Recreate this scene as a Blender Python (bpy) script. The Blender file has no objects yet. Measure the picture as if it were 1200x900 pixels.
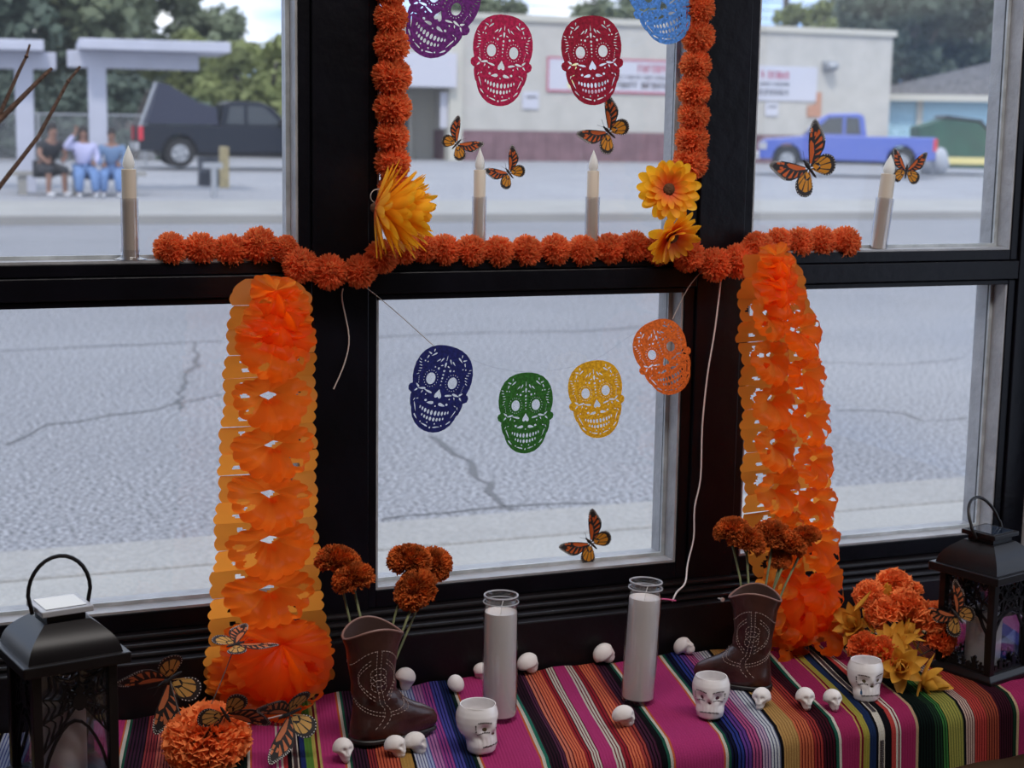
import bpy, bmesh, math, random
from mathutils import Vector as V, Matrix as Mx, Euler
from math import sin, cos, pi, radians as Rd, sqrt, exp, atan2
scene = bpy.context.scene
col = scene.collection
rnd = random.Random(7)

# ------------------------------------------------------------------ camera
F, CZ = 1900.0, 1.55
PITCH, YAW, ROLL = Rd(9.01), Rd(21.99), Rd(.95)
def cam_axes():
    f = V((sin(YAW)*cos(PITCH), cos(YAW)*cos(PITCH), -sin(PITCH)))
    r = V((cos(YAW), -sin(YAW), 0)); u = r.cross(f)
    c, s = cos(ROLL), sin(ROLL)
    return c*r+s*u, -s*r+c*u, f
CR, CU, CF = cam_axes(); CO = V((0, 0, CZ))
cd = bpy.data.cameras.new('camera'); cam = bpy.data.objects.new('camera', cd); col.objects.link(cam)
m = Mx((CR, CU, -CF)).transposed().to_4x4(); m.translation = CO; cam.matrix_world = m
cd.sensor_width = 36; cd.lens = F*36/1200; cd.clip_start = .05; cd.clip_end = 600
cd.dof.use_dof = True; cd.dof.focus_distance = 2.62; cd.dof.aperture_fstop = 6.5
scene.camera = cam
def ray(px, py): return CR*((px-600)/F) + CU*((450-py)/F) + CF
def onY(px, py, Y): d = ray(px, py); return CO + d*(Y/d.y)
def onZ(px, py, Z): d = ray(px, py); return CO + d*((Z-CZ)/d.z)
def atD(px, py, D): return CO + ray(px, py)*D

# ------------------------------------------------------------------ sky, sun, lamps, exposure
scene.view_settings.view_transform = 'Standard'; scene.view_settings.look = 'None'
scene.view_settings.exposure = 0.58; scene.view_settings.gamma = 1
w = bpy.data.worlds.new('sky'); scene.world = w; w.use_nodes = True
nt = w.node_tree; nt.nodes.clear()
wo = nt.nodes.new('ShaderNodeOutputWorld'); bg = nt.nodes.new('ShaderNodeBackground')
tc = nt.nodes.new('ShaderNodeTexCoord'); mp = nt.nodes.new('ShaderNodeMapping'); mp.inputs['Scale'].default_value = (1, 1, 3.2)
no = nt.nodes.new('ShaderNodeTexNoise'); no.inputs['Scale'].default_value = 5.0; no.inputs['Detail'].default_value = 5
rp = nt.nodes.new('ShaderNodeValToRGB'); rp.color_ramp.elements[0].position = .41; rp.color_ramp.elements[1].position = .58
rp.color_ramp.elements[0].color = (.24, .40, .72, 1); rp.color_ramp.elements[1].color = (.90, .91, .94, 1)
nt.links.new(tc.outputs['Generated'], mp.inputs[0]); nt.links.new(mp.outputs[0], no.inputs[0])
nt.links.new(no.outputs[0], rp.inputs[0]); nt.links.new(rp.outputs[0], bg.inputs[0]); nt.links.new(bg.outputs[0], wo.inputs[0])
bg.inputs[1].default_value = 1.35
sd = bpy.data.lights.new('sun', 'SUN'); sd.energy = 1.3; sd.angle = Rd(6); sd.color = (1, .96, .9)
so = bpy.data.objects.new('sun', sd); col.objects.link(so); so.rotation_euler = (Rd(38), 0, Rd(-25))
for i, (x, y, e) in enumerate(((.5, 1.3, 18), (1.8, 1.0, 17), (-1.5, -1.5, 5))):
    ld = bpy.data.lights.new('ceiling_lamp', 'AREA'); ld.shape = 'RECTANGLE'; ld.size = 1.2; ld.size_y = .5; ld.energy = e; ld.color = (1, .95, .92)
    lo = bpy.data.objects.new('ceiling_lamp', ld); col.objects.link(lo); lo.location = (x, y, 2.93)

# ------------------------------------------------------------------ helpers
def mat(name, c, rough=.6, metal=0, var=0, vscale=20, bump=0, bscale=80, trans=0, spec=.5, coat=0, c2=None, emit=None, sheen=0, tc=None):
    m = bpy.data.materials.new(name); m.use_nodes = True; n = m.node_tree.nodes; L = m.node_tree.links
    b = n['Principled BSDF']; b.inputs['Roughness'].default_value = rough; b.inputs['Metallic'].default_value = metal
    b.inputs['Specular IOR Level'].default_value = spec; b.inputs['Coat Weight'].default_value = coat; b.inputs['Sheen Weight'].default_value = sheen
    out = n['Material Output']; tcn = n.new('ShaderNodeTexCoord'); csock = None
    b.inputs['Base Color'].default_value = (*c, 1)
    if var or c2:
        t = n.new('ShaderNodeTexNoise'); t.inputs['Scale'].default_value = vscale; t.inputs['Detail'].default_value = 4
        L.new(tcn.outputs['Object'], t.inputs[0]); r = n.new('ShaderNodeValToRGB')
        a = c2 if c2 else tuple(max(0, x*(1-var)) for x in c); d = c if c2 else tuple(min(1, x*(1+var)) for x in c)
        r.color_ramp.elements[0].position = .35; r.color_ramp.elements[1].position = .65
        r.color_ramp.elements[0].color = (*a, 1); r.color_ramp.elements[1].color = (*d, 1)
        L.new(t.outputs[0], r.inputs[0]); csock = r.outputs[0]; L.new(csock, b.inputs['Base Color'])
    if bump:
        t = n.new('ShaderNodeTexNoise'); t.inputs['Scale'].default_value = bscale; t.inputs['Detail'].default_value = 3
        L.new(tcn.outputs['Object'], t.inputs[0]); bp = n.new('ShaderNodeBump'); bp.inputs['Strength'].default_value = bump
        bp.inputs['Distance'].default_value = .01; L.new(t.outputs[0], bp.inputs['Height']); L.new(bp.outputs[0], b.inputs['Normal'])
    if trans:
        tr = n.new('ShaderNodeBsdfTranslucent'); mx = n.new('ShaderNodeMixShader'); mx.inputs[0].default_value = trans
        if csock and not tc: L.new(csock, tr.inputs[0])
        else: tr.inputs[0].default_value = (*(tc or c), 1)
        L.new(b.outputs[0], mx.inputs[1]); L.new(tr.outputs[0], mx.inputs[2]); L.new(mx.outputs[0], out.inputs[0])
    if emit: b.inputs['Emission Color'].default_value = (*c, 1); b.inputs['Emission Strength'].default_value = emit
    return m
def glassmat(name, tint=(1, 1, 1), haze=.0, ior=1.45, rough=.02):
    m = bpy.data.materials.new(name); m.use_nodes = True; n = m.node_tree.nodes; L = m.node_tree.links
    n.remove(n['Principled BSDF']); out = n['Material Output']
    t = n.new('ShaderNodeBsdfTransparent'); t.inputs[0].default_value = (*tint, 1)
    g = n.new('ShaderNodeBsdfGlossy'); g.inputs['Roughness'].default_value = rough
    lw = n.new('ShaderNodeLayerWeight'); lw.inputs[0].default_value = .5; pw = n.new('ShaderNodeMath'); pw.operation = 'POWER'; pw.inputs[1].default_value = 4.5 if ior < 1.4 else 2.6
    ad = n.new('ShaderNodeMath'); ad.operation = 'MULTIPLY_ADD'; ad.inputs[1].default_value = .55; ad.inputs[2].default_value = ((ior-1)/(ior+1))**2*(2.2 if ior > 1.4 else 1); mx = n.new('ShaderNodeMixShader')
    L.new(lw.outputs['Facing'], pw.inputs[0]); L.new(pw.outputs[0], ad.inputs[0]); L.new(ad.outputs[0], mx.inputs[0]); L.new(t.outputs[0], mx.inputs[1]); L.new(g.outputs[0], mx.inputs[2])
    last = mx.outputs[0]
    if haze:
        d = n.new('ShaderNodeBsdfTranslucent'); d.inputs[0].default_value = (.9, .92, .95, 1); m2 = n.new('ShaderNodeMixShader'); m2.inputs[0].default_value = haze
        L.new(last, m2.inputs[1]); L.new(d.outputs[0], m2.inputs[2]); last = m2.outputs[0]
    L.new(last, out.inputs[0]); return m

class MB:
    def __init__(s): s.v = []; s.f = []; s.mi = []; s.cur = 0; s.M = Mx.Identity(4)
    def add(s, vs, fs):
        o = len(s.v); s.v += [tuple(s.M @ V(p)) for p in vs]
        for f in fs: s.f.append(tuple(i+o for i in f)); s.mi.append(s.cur)
    def box(s, a, b):
        x0, y0, z0 = a; x1, y1, z1 = b
        s.add([(x0,y0,z0),(x1,y0,z0),(x1,y1,z0),(x0,y1,z0),(x0,y0,z1),(x1,y0,z1),(x1,y1,z1),(x0,y1,z1)],
              [(3,2,1,0),(4,5,6,7),(0,1,5,4),(1,2,6,5),(2,3,7,6),(3,0,4,7)]); return s
    def tube(s, pts, r, n=8, cap=True, flat=None):
        pts = [V(p) for p in pts]; rs = r if isinstance(r, (list, tuple)) else [r]*len(pts)
        vs = []; up = V((0, 0, 1)); prev = None
        for i, p in enumerate(pts):
            d = (pts[min(i+1, len(pts)-1)] - pts[max(i-1, 0)])
            d = d.normalized() if d.length > 1e-9 else V((0, 0, 1))
            if prev is None:
                a = d.cross(V((0, 1, 0)) if abs(d.y) < .9 else V((1, 0, 0))).normalized()
            else: a = (prev - d*prev.dot(d)).normalized()
            prev = a; b = d.cross(a)
            for k in range(n):
                t = 2*pi*k/n; vs.append(p + (a*cos(t) + b*sin(t)*(1))*rs[i])
        fs = []
        for i in range(len(pts)-1):
            for k in range(n): fs.append((i*n+k, i*n+(k+1) % n, (i+1)*n+(k+1) % n, (i+1)*n+k))
        if cap: fs.append(tuple(range(n))[::-1]); fs.append(tuple((len(pts)-1)*n+k for k in range(n)))
        s.add(vs, fs); return s
    def lathe(s, prof, n=24, c=(0, 0, 0)):
        vs = []; fs = []
        for r, z in prof:
            for k in range(n): t = 2*pi*k/n; vs.append((c[0]+r*cos(t), c[1]+r*sin(t), c[2]+z))
        for i in range(len(prof)-1):
            for k in range(n): fs.append((i*n+k, i*n+(k+1) % n, (i+1)*n+(k+1) % n, (i+1)*n+k))
        if prof[0][0] > 1e-6: fs.append(tuple(range(n))[::-1])
        if prof[-1][0] > 1e-6: fs.append(tuple((len(prof)-1)*n+k for k in range(n)))
        s.add(vs, fs); return s
    def loft(s, rings, cap0=True, cap1=True, closed=True):
        n = len(rings[0]); vs = [p for r in rings for p in r]; fs = []
        for i in range(len(rings)-1):
            for k in range(n if closed else n-1): fs.append((i*n+k, i*n+(k+1) % n, (i+1)*n+(k+1) % n, (i+1)*n+k))
        if cap0 and closed: fs.append(tuple(range(n))[::-1])
        if cap1 and closed: fs.append(tuple((len(rings)-1)*n+k for k in range(n)))
        s.add(vs, fs); return s
    def prism(s, poly, y0, y1):   # polygon in xz, extruded along y
        n = len(poly); s.add([(x, y0, z) for x, z in poly]+[(x, y1, z) for x, z in poly],
            [tuple(range(n)), tuple(range(n, 2*n))[::-1]]+[((k+1) % n, k, n+k, n+(k+1) % n) for k in range(n)]); return s
    def prism_z(s, poly, z0, z1):
        n = len(poly); s.add([(x, y, z0) for x, y in poly]+[(x, y, z1) for x, y in poly],
            [tuple(range(n))[::-1], tuple(range(n, 2*n))]+[(k, (k+1) % n, n+(k+1) % n, n+k) for k in range(n)]); return s
    def ball(s, c, r, nu=12, nv=8, fn=None):
        rx, ry, rz = (r, r, r) if not isinstance(r, tuple) else r; rings = []
        vs = [(c[0], c[1], c[2]-rz)]
        for i in range(1, nv):
            ph = -pi/2+pi*i/nv
            for k in range(nu): t = 2*pi*k/nu; vs.append((c[0]+rx*cos(ph)*cos(t), c[1]+ry*cos(ph)*sin(t), c[2]+rz*sin(ph)))
        vs.append((c[0], c[1], c[2]+rz)); fs = []
        for k in range(nu):
            fs.append((0, 1+(k+1) % nu, 1+k))
            for i in range(nv-2): a = 1+i*nu; fs.append((a+k, a+(k+1) % nu, a+nu+(k+1) % nu, a+nu+k))
            a = 1+(nv-2)*nu; fs.append((a+k, a+(k+1) % nu, len(vs)-1))
        if fn: vs = [fn(V(p)) for p in vs]
        s.add(vs, fs); return s
    def mesh(s, name, mats, smooth=True, angle=40):
        me = bpy.data.meshes.new(name); me.from_pydata(s.v, [], s.f)
        mats = mats if isinstance(mats, (list, tuple)) else [mats]
        for mm in mats: me.materials.append(mm)
        me.polygons.foreach_set('material_index', s.mi)
        if smooth:
            me.polygons.foreach_set('use_smooth', [True]*len(me.polygons))
            try: me.set_sharp_from_angle(angle=Rd(angle))
            except Exception: pass
        me.update(); return me
    def build(s, name, mats, parent=None, smooth=True, bevel=0, loc=None, rot=None, angle=40):
        o = link(name, s.mesh(name, mats, smooth, angle), parent)
        if loc is not None: o.location = loc
        if rot is not None: o.rotation_euler = rot
        if bevel:
            b = o.modifiers.new('bevel', 'BEVEL'); b.width = bevel; b.segments = 2; b.limit_method = 'ANGLE'
        return o
def link(name, me, parent=None):
    o = bpy.data.objects.new(name, me); col.objects.link(o)
    if parent: o.parent = parent
    return o
def tag(o, label=None, cat=None, group=None, kind=None):
    if label: o['label'] = label
    if cat: o['category'] = cat
    if group: o['group'] = group
    if kind: o['kind'] = kind
    return o
def thing(name, loc, label, cat, group=None, rz=0, rot=None, scale=None):
    o = bpy.data.objects.new(name, None); col.objects.link(o); o.location = loc; o.empty_display_size = .02
    o.rotation_euler = rot if rot else (0, 0, rz)
    if scale: o.scale = (scale,)*3
    return tag(o, label, cat, group)
kids = {}
def children(o): return [c for c in col.objects if c.parent is o]
def copy_tree(o, parent=None):
    c = o.copy(); col.objects.link(c); c.parent = parent
    for ch in children(o): copy_tree(ch, c)
    return c
def struct(o): o['kind'] = 'structure'; return o

# ------------------------------------------------------------------ materials
M = {}
M['black_paint'] = mat('black_paint', (.0028, .0026, .0048), .36, var=.3, vscale=9, bump=.12, bscale=40, spec=.18)
M['board'] = mat('board_paint', (.0055, .0038, .005), .4, var=.3, vscale=6, bump=.15, bscale=30, spec=.3)
M['grey_paint'] = mat('grey_paint', (.30, .30, .31), .4, var=.18, vscale=14, bump=.2, bscale=70)
M['bead'] = mat('pale_bead', (.42, .45, .47), .4, var=.2, vscale=30)
M['caulk'] = mat('dark_caulk', (.02, .02, .022), .8)
M['glass'] = glassmat('window_glass', (.985, .99, .99), .018, 1.35)
M['wallpaint'] = mat('wall_paint', (.22, .20, .19), .8, var=.1, vscale=4)
M['ceil'] = mat('ceiling_paint', (.5, .49, .46), .9)
M['floor'] = mat('floor_boards', (.16, .10, .06), .5, var=.3, vscale=3)
M['orange_pom'] = mat('orange_yarn', (.66, .15, .045), .9, var=.25, vscale=60, trans=.5, tc=(1, .32, .10))
M['paper'] = mat('orange_tissue', (.85, .22, .025), .38, trans=.88, tc=(1, .33, .04), spec=.4)
M['thread'] = mat('pale_thread', (.45, .40, .36), .7)
M['cable'] = mat('white_cable', (.75, .73, .72), .5)
M['pink'] = mat('pink_tape', (.7, .12, .3), .5)
M['wax'] = mat('white_wax', (.80, .76, .75), .45, var=.04, vscale=10, trans=.12)
M['ivory'] = mat('ivory_plastic', (.62, .54, .44), .5, trans=.15)
M['flame'] = mat('frosted_plastic_flame', (.85, .84, .8), .4, trans=.5)
M['jar'] = glassmat('jar_glass', (.97, .97, .97), 0, 1.45)
M['lip'] = mat('glass_lip_glint', (.62, .62, .65), .12, trans=.5)  # pale opaque colour paints the glint on the clear glass lip
M['ceramic'] = mat('white_ceramic', (.83, .80, .80), .22, coat=.3, var=.03)
M['chalk'] = mat('chalky_plaster', (.74, .70, .68), .75, var=.08, vscale=60, bump=.2, bscale=120)
M['ink'] = mat('dark_ink', (.03, .02, .025), .5)
M['ink_olive'] = mat('olive_ink', (.14, .12, .06), .5)
M['ink_plum'] = mat('plum_ink', (.12, .04, .06), .5)
M['ink_blue'] = mat('blue_ink', (.04, .14, .28), .5)
M['leather'] = mat('brown_glazed_leather', (.043, .013, .010), .33, var=.35, vscale=22, bump=.15, bscale=60, coat=.15)
M['leather_in'] = mat('dark_brown_lining', (.045, .018, .013), .6)
M['rimbrown'] = mat('light_brown_rim', (.20, .10, .08), .5)
M['stitch'] = mat('pale_stitch', (.34, .25, .22), .7)
M['sole'] = mat('black_sole', (.012, .01, .01), .5)
M['marigold'] = mat('dried_marigold', (.56, .12, .015), .85, var=.35, vscale=70, trans=.25)
M['stem'] = mat('green_brown_stem', (.12, .13, .05), .7, var=.3, vscale=40)
M['dstem'] = mat('dark_wire_stem', (.05, .03, .02), .6)
M['silk'] = mat('coral_orange_silk', (1.0, .27, .07), .75, var=.14, vscale=50, trans=.25)
M['silk_dark'] = mat('deep_orange_silk', (.88, .16, .03), .75, var=.25, vscale=50, trans=.3)
M['gold'] = mat('golden_petal', (.78, .42, .05), .65, var=.2, vscale=50, trans=.3, c2=(.62, .27, .02))
M['yellow'] = mat('yellow_petal', (.95, .55, .03), .6, trans=.5, c2=(.94, .45, .03), vscale=25)
n_ = M['yellow'].node_tree; tc_ = n_.nodes.new('ShaderNodeTexCoord'); sx_ = n_.nodes.new('ShaderNodeSeparateXYZ'); rm_ = n_.nodes.new('ShaderNodeValToRGB')
rm_.color_ramp.elements[0].position = .012; rm_.color_ramp.elements[0].color = (.88, .17, .04, 1); rm_.color_ramp.elements[1].position = .036; rm_.color_ramp.elements[1].color = (.97, .52, .02, 1)
n_.links.new(tc_.outputs['Object'], sx_.inputs[0]); n_.links.new(sx_.outputs[1], rm_.inputs[0])
for q_ in n_.nodes:
    if q_.type == 'BSDF_PRINCIPLED': n_.links.new(rm_.outputs[0], q_.inputs['Base Color'])
    if q_.type == 'BSDF_TRANSLUCENT': n_.links.new(rm_.outputs[0], q_.inputs[0])
M['disc'] = mat('dark_flower_disc', (.10, .04, .015), .9, bump=.5, bscale=200)
M['lantern'] = mat('black_lantern_plastic', (.006, .0045, .005), .34, var=.2, vscale=20, spec=.3)
M['solar'] = mat('solar_cell', (.02, .03, .05), .06, spec=.9, coat=1)
M['silver'] = mat('silver_rim', (.42, .42, .44), .35, metal=.3)
M['led'] = mat('led_candle_wax', (.72, .68, .64), .5, trans=.15)
M['acryl'] = glassmat('lantern_pane', (.93, .93, .95), 0, 1.45)
M['bfw'] = mat('monarch_orange', (.78, .15, .025), .6, trans=.4, var=.12, vscale=90)
M['bhw'] = mat('monarch_yellow_orange', (.88, .36, .03), .6, trans=.45, var=.12, vscale=90)
M['bfw2'] = mat('dusky_monarch_orange', (.70, .21, .08), .6, trans=.3)
M['bhw2'] = mat('dusky_monarch_gold', (.68, .38, .10), .6, trans=.3)
M['bblack'] = mat('butterfly_black', (.012, .008, .008), .7)
M['bwhite'] = mat('butterfly_white', (.8, .76, .72), .7)
M['twig'] = mat('twig_bark', (.09, .05, .035), .8, var=.3, vscale=60, bump=.4, bscale=150)
def felt(n, c): return mat('felt_'+n, c, .85, var=.28, vscale=230, trans=.30, bump=.2, bscale=300)

# ------------------------------------------------------------------ the street outside
def asphalt(name, c, sc=55, rough=.9, big=.5, ct=.4):
    m = bpy.data.materials.new(name); m.use_nodes = True; n = m.node_tree.nodes; L = m.node_tree.links; b = n['Principled BSDF']
    tcn = n.new('ShaderNodeTexCoord'); a = n.new('ShaderNodeTexNoise'); a.inputs['Scale'].default_value = sc; a.inputs['Detail'].default_value = 3
    g = n.new('ShaderNodeTexNoise'); g.inputs['Scale'].default_value = big; g.inputs['Detail'].default_value = 4
    L.new(tcn.outputs['Object'], a.inputs[0]); L.new(tcn.outputs['Object'], g.inputs[0])
    r = n.new('ShaderNodeValToRGB'); r.color_ramp.elements[0].position = .36; r.color_ramp.elements[1].position = .66
    r.color_ramp.elements[0].color = (*[x*(1-ct) for x in c], 1); r.color_ramp.elements[1].color = (*[min(1, x*(1+ct)) for x in c], 1)
    r2 = n.new('ShaderNodeValToRGB'); r2.color_ramp.elements[0].position = .3; r2.color_ramp.elements[1].position = .7
    r2.color_ramp.elements[0].color = (.84, .84, .85, 1); r2.color_ramp.elements[1].color = (1, 1, 1, 1)
    mx = n.new('ShaderNodeMix'); mx.data_type = 'RGBA'; mx.blend_type = 'MULTIPLY'; mx.inputs[0].default_value = 1
    L.new(a.outputs[0], r.inputs[0]); L.new(g.outputs[0], r2.inputs[0]); L.new(r.outputs[0], mx.inputs[6]); L.new(r2.outputs[0], mx.inputs[7])
    L.new(mx.outputs[2], b.inputs['Base Color']); b.inputs['Roughness'].default_value = rough
    bp = n.new('ShaderNodeBump'); bp.inputs['Strength'].default_value = .6; bp.inputs['Distance'].default_value = .01
    L.new(a.outputs[0], bp.inputs['Height']); L.new(bp.outputs[0], b.inputs['Normal']); return m
M['asphalt'] = asphalt('road_asphalt', (.225, .225, .238), 46, ct=.66)
M['lot'] = asphalt('lot_asphalt', (.30, .30, .315), 30)
M['conc'] = asphalt('sidewalk_concrete', (.33, .32, .30), 70, big=1.5, ct=.13)
M['kerb'] = asphalt('kerb_concrete', (.30, .29, .275), 60, ct=.15)
M['crack'] = mat('tar_crack', (.10, .10, .105), .9)
def sheet(name, x0, x1, y0, y1, z0, z1, m, th=.2):
    b = MB(); b.add([(x0,y0,z0),(x1,y0,z0),(x1,y1,z1),(x0,y1,z1),(x0,y0,z0-th),(x1,y0,z0-th),(x1,y1,z1-th),(x0,y1,z1-th)],
                    [(0,1,2,3),(7,6,5,4),(0,4,5,1),(1,5,6,2),(2,6,7,3),(3,7,4,0)])
    return struct(b.build(name, m, smooth=False))
struct(MB().box((-60, 2.73, -.4), (110, 25, -.21)).build('ground_base', M['crack'], None, False))
road = sheet('road', -60, 110, 5.95, 25.0, 0, 0, M['asphalt'])
side = struct(thing('sidewalk', (0, 0, 0), None, None)); 
for i, (y0, y1) in enumerate(((2.72, 4.3), (4.325, 5.51))):
    for j in range(-4, 10):
        MB().box((j*1.6+.004, y0, -.15), (j*1.6+1.596, y1, .012)).build('slab', M['conc'], side, False)
struct(MB().box((-60, 5.555, -.15), (110, 5.95, .008)).build('kerb', M['kerb'], None, False, bevel=.01))
struct(MB().box((-60, 25.0, -.15), (110, 25.25, .14)).build('far_kerb', M['kerb'], None, False, bevel=.02))
sheet('far_sidewalk', -60, 110, 25.25, 29.5, .13, .14, M['conc'])
sheet('parking_lot', -60, 110, 29.5, 55, .14, .33, M['lot'])
sheet('ground_beyond', -120, 200, 55, 160, .33, .4, M['lot'])
def lotz(Y): return .13 if Y < 29.5 else min(.33, .14+(Y-29.5)*.19/25.5)
def crack(pts, wd, name='crack'):
    b = MB(); r = random.Random(len(pts)*7+3); P = []
    for i in range(len(pts)-1):
        a, c = V(pts[i]), V(pts[i+1]); k = max(2, int((c-a).length/.12))
        for j in range(k): P.append(a.lerp(c, j/k) + V((r.uniform(-.03, .03), r.uniform(-.03, .03), 0)))
    P.append(V(pts[-1])); vs = []; fs = []
    for i, p in enumerate(P):
        d = (P[min(i+1, len(P)-1)]-P[max(0, i-1)]); d.normalize(); n = V((-d.y, d.x, 0))*wd*r.uniform(.3, 1)
        vs += [p+n+V((0, 0, .003)), p-n+V((0, 0, .003))]
    b.add(vs, [(2*i, 2*i+1, 2*i+3, 2*i+2) for i in range(len(P)-1)]); o = b.build(name, M['crack'], road, False); return o
g = lambda x, y: tuple(onZ(x, y, 0))
crack([g(508, 510), g(548, 540), g(575, 575), g(600, 598)], .02)
crack([g(230, 400), g(232, 425), g(215, 445), g(210, 480)], .018)
crack([g(0, 412), g(120, 406), g(260, 400)], .02)
crack([g(443, 395), g(560, 390), g(690, 388), g(770, 382)], .02)
crack([g(15, 520), g(60, 498), g(180, 480), g(260, 462)], .015)
crack([g(985, 480), g(1060, 483), g(1085, 494), g(1130, 490)], .018)
crack([g(960, 425), g(1060, 428), g(1130, 420)], .012)
crack([g(448, 610), g(600, 594), g(700, 590)], .012)
struct(road)

def clump(n, ell, size, seed):     # leafy crown: clusters of small bent leaves round branch tips
    r = random.Random(seed); b = MB(); C = []
    for _ in range(26):
        while True:
            p = V((r.uniform(-1, 1), r.uniform(-1, 1), r.uniform(-1, 1)))
            if p.length < 1: break
        C.append((V((p.x*ell[0], p.y*ell[1], p.z*ell[2])), r.uniform(.22, .42)*min(ell)))
    for i in range(n):
        c, rad = r.choice(C); d = V((r.gauss(0, 1), r.gauss(0, 1), r.gauss(0, 1))).normalized()
        p = c+d*rad*r.uniform(.6, 1.1); a = V((r.gauss(0, 1), r.gauss(0, 1), r.gauss(0, .6))).normalized()*size*r.uniform(.6, 1.2)
        q = a.cross(d).normalized()*size*.55
        b.add([p-a, p+q, p+a, p-q], [(0, 1, 2), (0, 2, 3)])
    return b
M['leaf_a'] = mat('olive_leaves', (.17, .20, .12), .7, var=.4, vscale=.6, trans=.3)
M['leaf_b'] = mat('dark_leaves', (.08, .11, .08), .7, var=.4, vscale=.6, trans=.25)
M['leaf_c'] = mat('yellow_green_leaves', (.22, .25, .09), .7, var=.3, vscale=.6, trans=.35)
M['bark'] = mat('tree_bark', (.10, .085, .075), .9, var=.3, vscale=3)
TM = {}
for k, (nn, el, sz, mm) in {'wide': (5200, (4.2, 3.2, 3.2), .30, 'leaf_a'), 'tall': (4600, (3.0, 2.8, 4.2), .28, 'leaf_b'), 'small': (2200, (2.0, 1.8, 1.6), .2, 'leaf_c'), 'bush': (3000, (2.6, 1.2, 1.2), .17, 'leaf_b')}.items():
    TM[k] = clump(nn, el, sz, len(k)*11).mesh('foliage', M[mm], False)
def tree(kind, px, D, zc, sc, label, group=None, lean=0):
    p = atD(px, 150, D); t = thing('tree' if kind != 'bush' else 'bush', (p.x, p.y, .2), label, 'tree' if kind != 'bush' else 'bush', group, rz=rnd.uniform(0, 6))
    b = MB(); h = zc-.2
    b.tube([(0, 0, -.1), (.1*sc, 0, h*.5), (lean, .1, h)], [.28*sc, .2*sc, .1*sc], 8)
    for k in range(5):
        a = k*1.3+.4; b.tube([(0.05, 0, h*.55), (cos(a)*1.2*sc, sin(a)*1.2*sc, h+.2*sc*k)], [.12*sc, .04*sc], 6)
    b.build('trunk' if kind != 'bush' else 'stem', M['bark'], t)
    f = link('foliage', TM[kind], t); f.location = (lean, 0, h); f.scale = (sc,)*3
    return t
tree('wide', 30, 62, 5.2, 1.25, 'broad olive tree rising above the left end of the street shelter', lean=.3)
tree('wide', 130, 66, 5.6, 1.2, 'olive tree whose crown fills the gap between the two shelter roofs')
tree('wide', 205, 74, 3.7, 1.0, 'rounded olive tree behind the right half of the pale street shelter')
tree('small', 312, 58, 2.9, 1.2, 'yellow green tree rising behind the cab of the black pickup')
tree('small', 250, 62, 3.1, 1.25, 'green tree beyond the tilted cover on the black pickup')
tree('tall', -60, 58, 4.6, 1.2, 'dark tree cut by the left edge of the photograph')
tree('wide', 575, 85, 6.8, .75, 'far tree whose top shows over the roof above the purple skull')
tree('wide', 720, 80, 6.4, .7, 'far tree whose top shows over the white wall near the two red skulls')
tree('small', 948, 78, 6.2, 1.1, 'small bright green tree standing behind the roofline of the beige building')
tree('tall', 1062, 72, 6.2, 1.15, 'grey green tree directly beside the right corner of the beige building')
tree('wide', 1010, 90, 7.6, .6, 'small far tree peeking over the beige roof, left of the tall dark one')
tree('tall', 1125, 75, 7.6, 1.25, 'tall dark tree with patches of sky above the light blue house')
tree('wide', 1195, 78, 7.8, 1.2, 'dark spreading tree at the right above the grey house roof')
tree('wide', 1040, 95, 8.5, .9, 'tall pale tree far behind the right corner of the beige building')
for i, x in enumerate((-30, 35, 95, 150)):
    tree('bush', x, 52, 1.5, 1.25, ('dark shrub at the far left behind the seated person in black', 'dark shrub between the left shelter post and the person in black', 'dark shrub behind the person in the lavender shirt', 'dark shrub just left of the tail lamp of the black pickup')[i], 'dark shrubs along the fence')

# shop building across the street
M['stucco'] = mat('beige_stucco', (.47, .45, .415), .9, var=.06, vscale=1.5, bump=.3, bscale=30)
M['maroon'] = mat('maroon_block', (.19, .11, .125), .85, var=.15, vscale=2)
M['cream'] = mat('cream_trim', (.50, .48, .42), .8)
M['dkdoor'] = mat('dark_door_glass', (.05, .055, .06), .15)
M['banner'] = mat('white_banner', (.52, .52, .58), .7)
M['bred'] = mat('banner_red', (.45, .10, .16), .7)
M['bgrey'] = mat('banner_black', (.10, .10, .11), .7)
M['byel'] = mat('banner_yellow', (.7, .6, .25), .7)
M['metal'] = mat('galvanised_metal', (.35, .36, .38), .45, metal=.4)
YB = 55.0
def bx(px, py): p = onY(px, py, YB); return p.x, p.z
bl, _ = bx(532, 150); br, _ = bx(1041, 150); zt = bx(830, 34)[1]; zm = bx(650, 154)[1]
bld = thing('shop_building', ((bl+br)/2, YB, .3), 'flat roofed beige building with maroon lower wall across the street', 'building')
ox = (bl+br)/2
b = MB(); b.box((bl-ox, .0, zm-.3), (br-ox, 14, zt-.3)); b.build('wall', M['stucco'], bld, False)
b = MB(); n = 36
for i in range(n):
    xa = bl-ox+(br-bl)*i/n
    b.box((xa+.006, -.06, -.1), (xa+(br-bl)/n-.006, 13.8, zm-.31))
b.build('base_course', M['maroon'], bld, False)
MB().box((bl-ox-.1, -.12, zt-.3), (br-ox+.1, 14.1, zt-.08)).build('roof_edge', M['cream'], bld, False)
MB().box((bl-ox-.25, -.2, -.1), (bl-ox+.25, .3, zt-.35)).build('corner_pilaster', M['cream'], bld, False)
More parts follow.
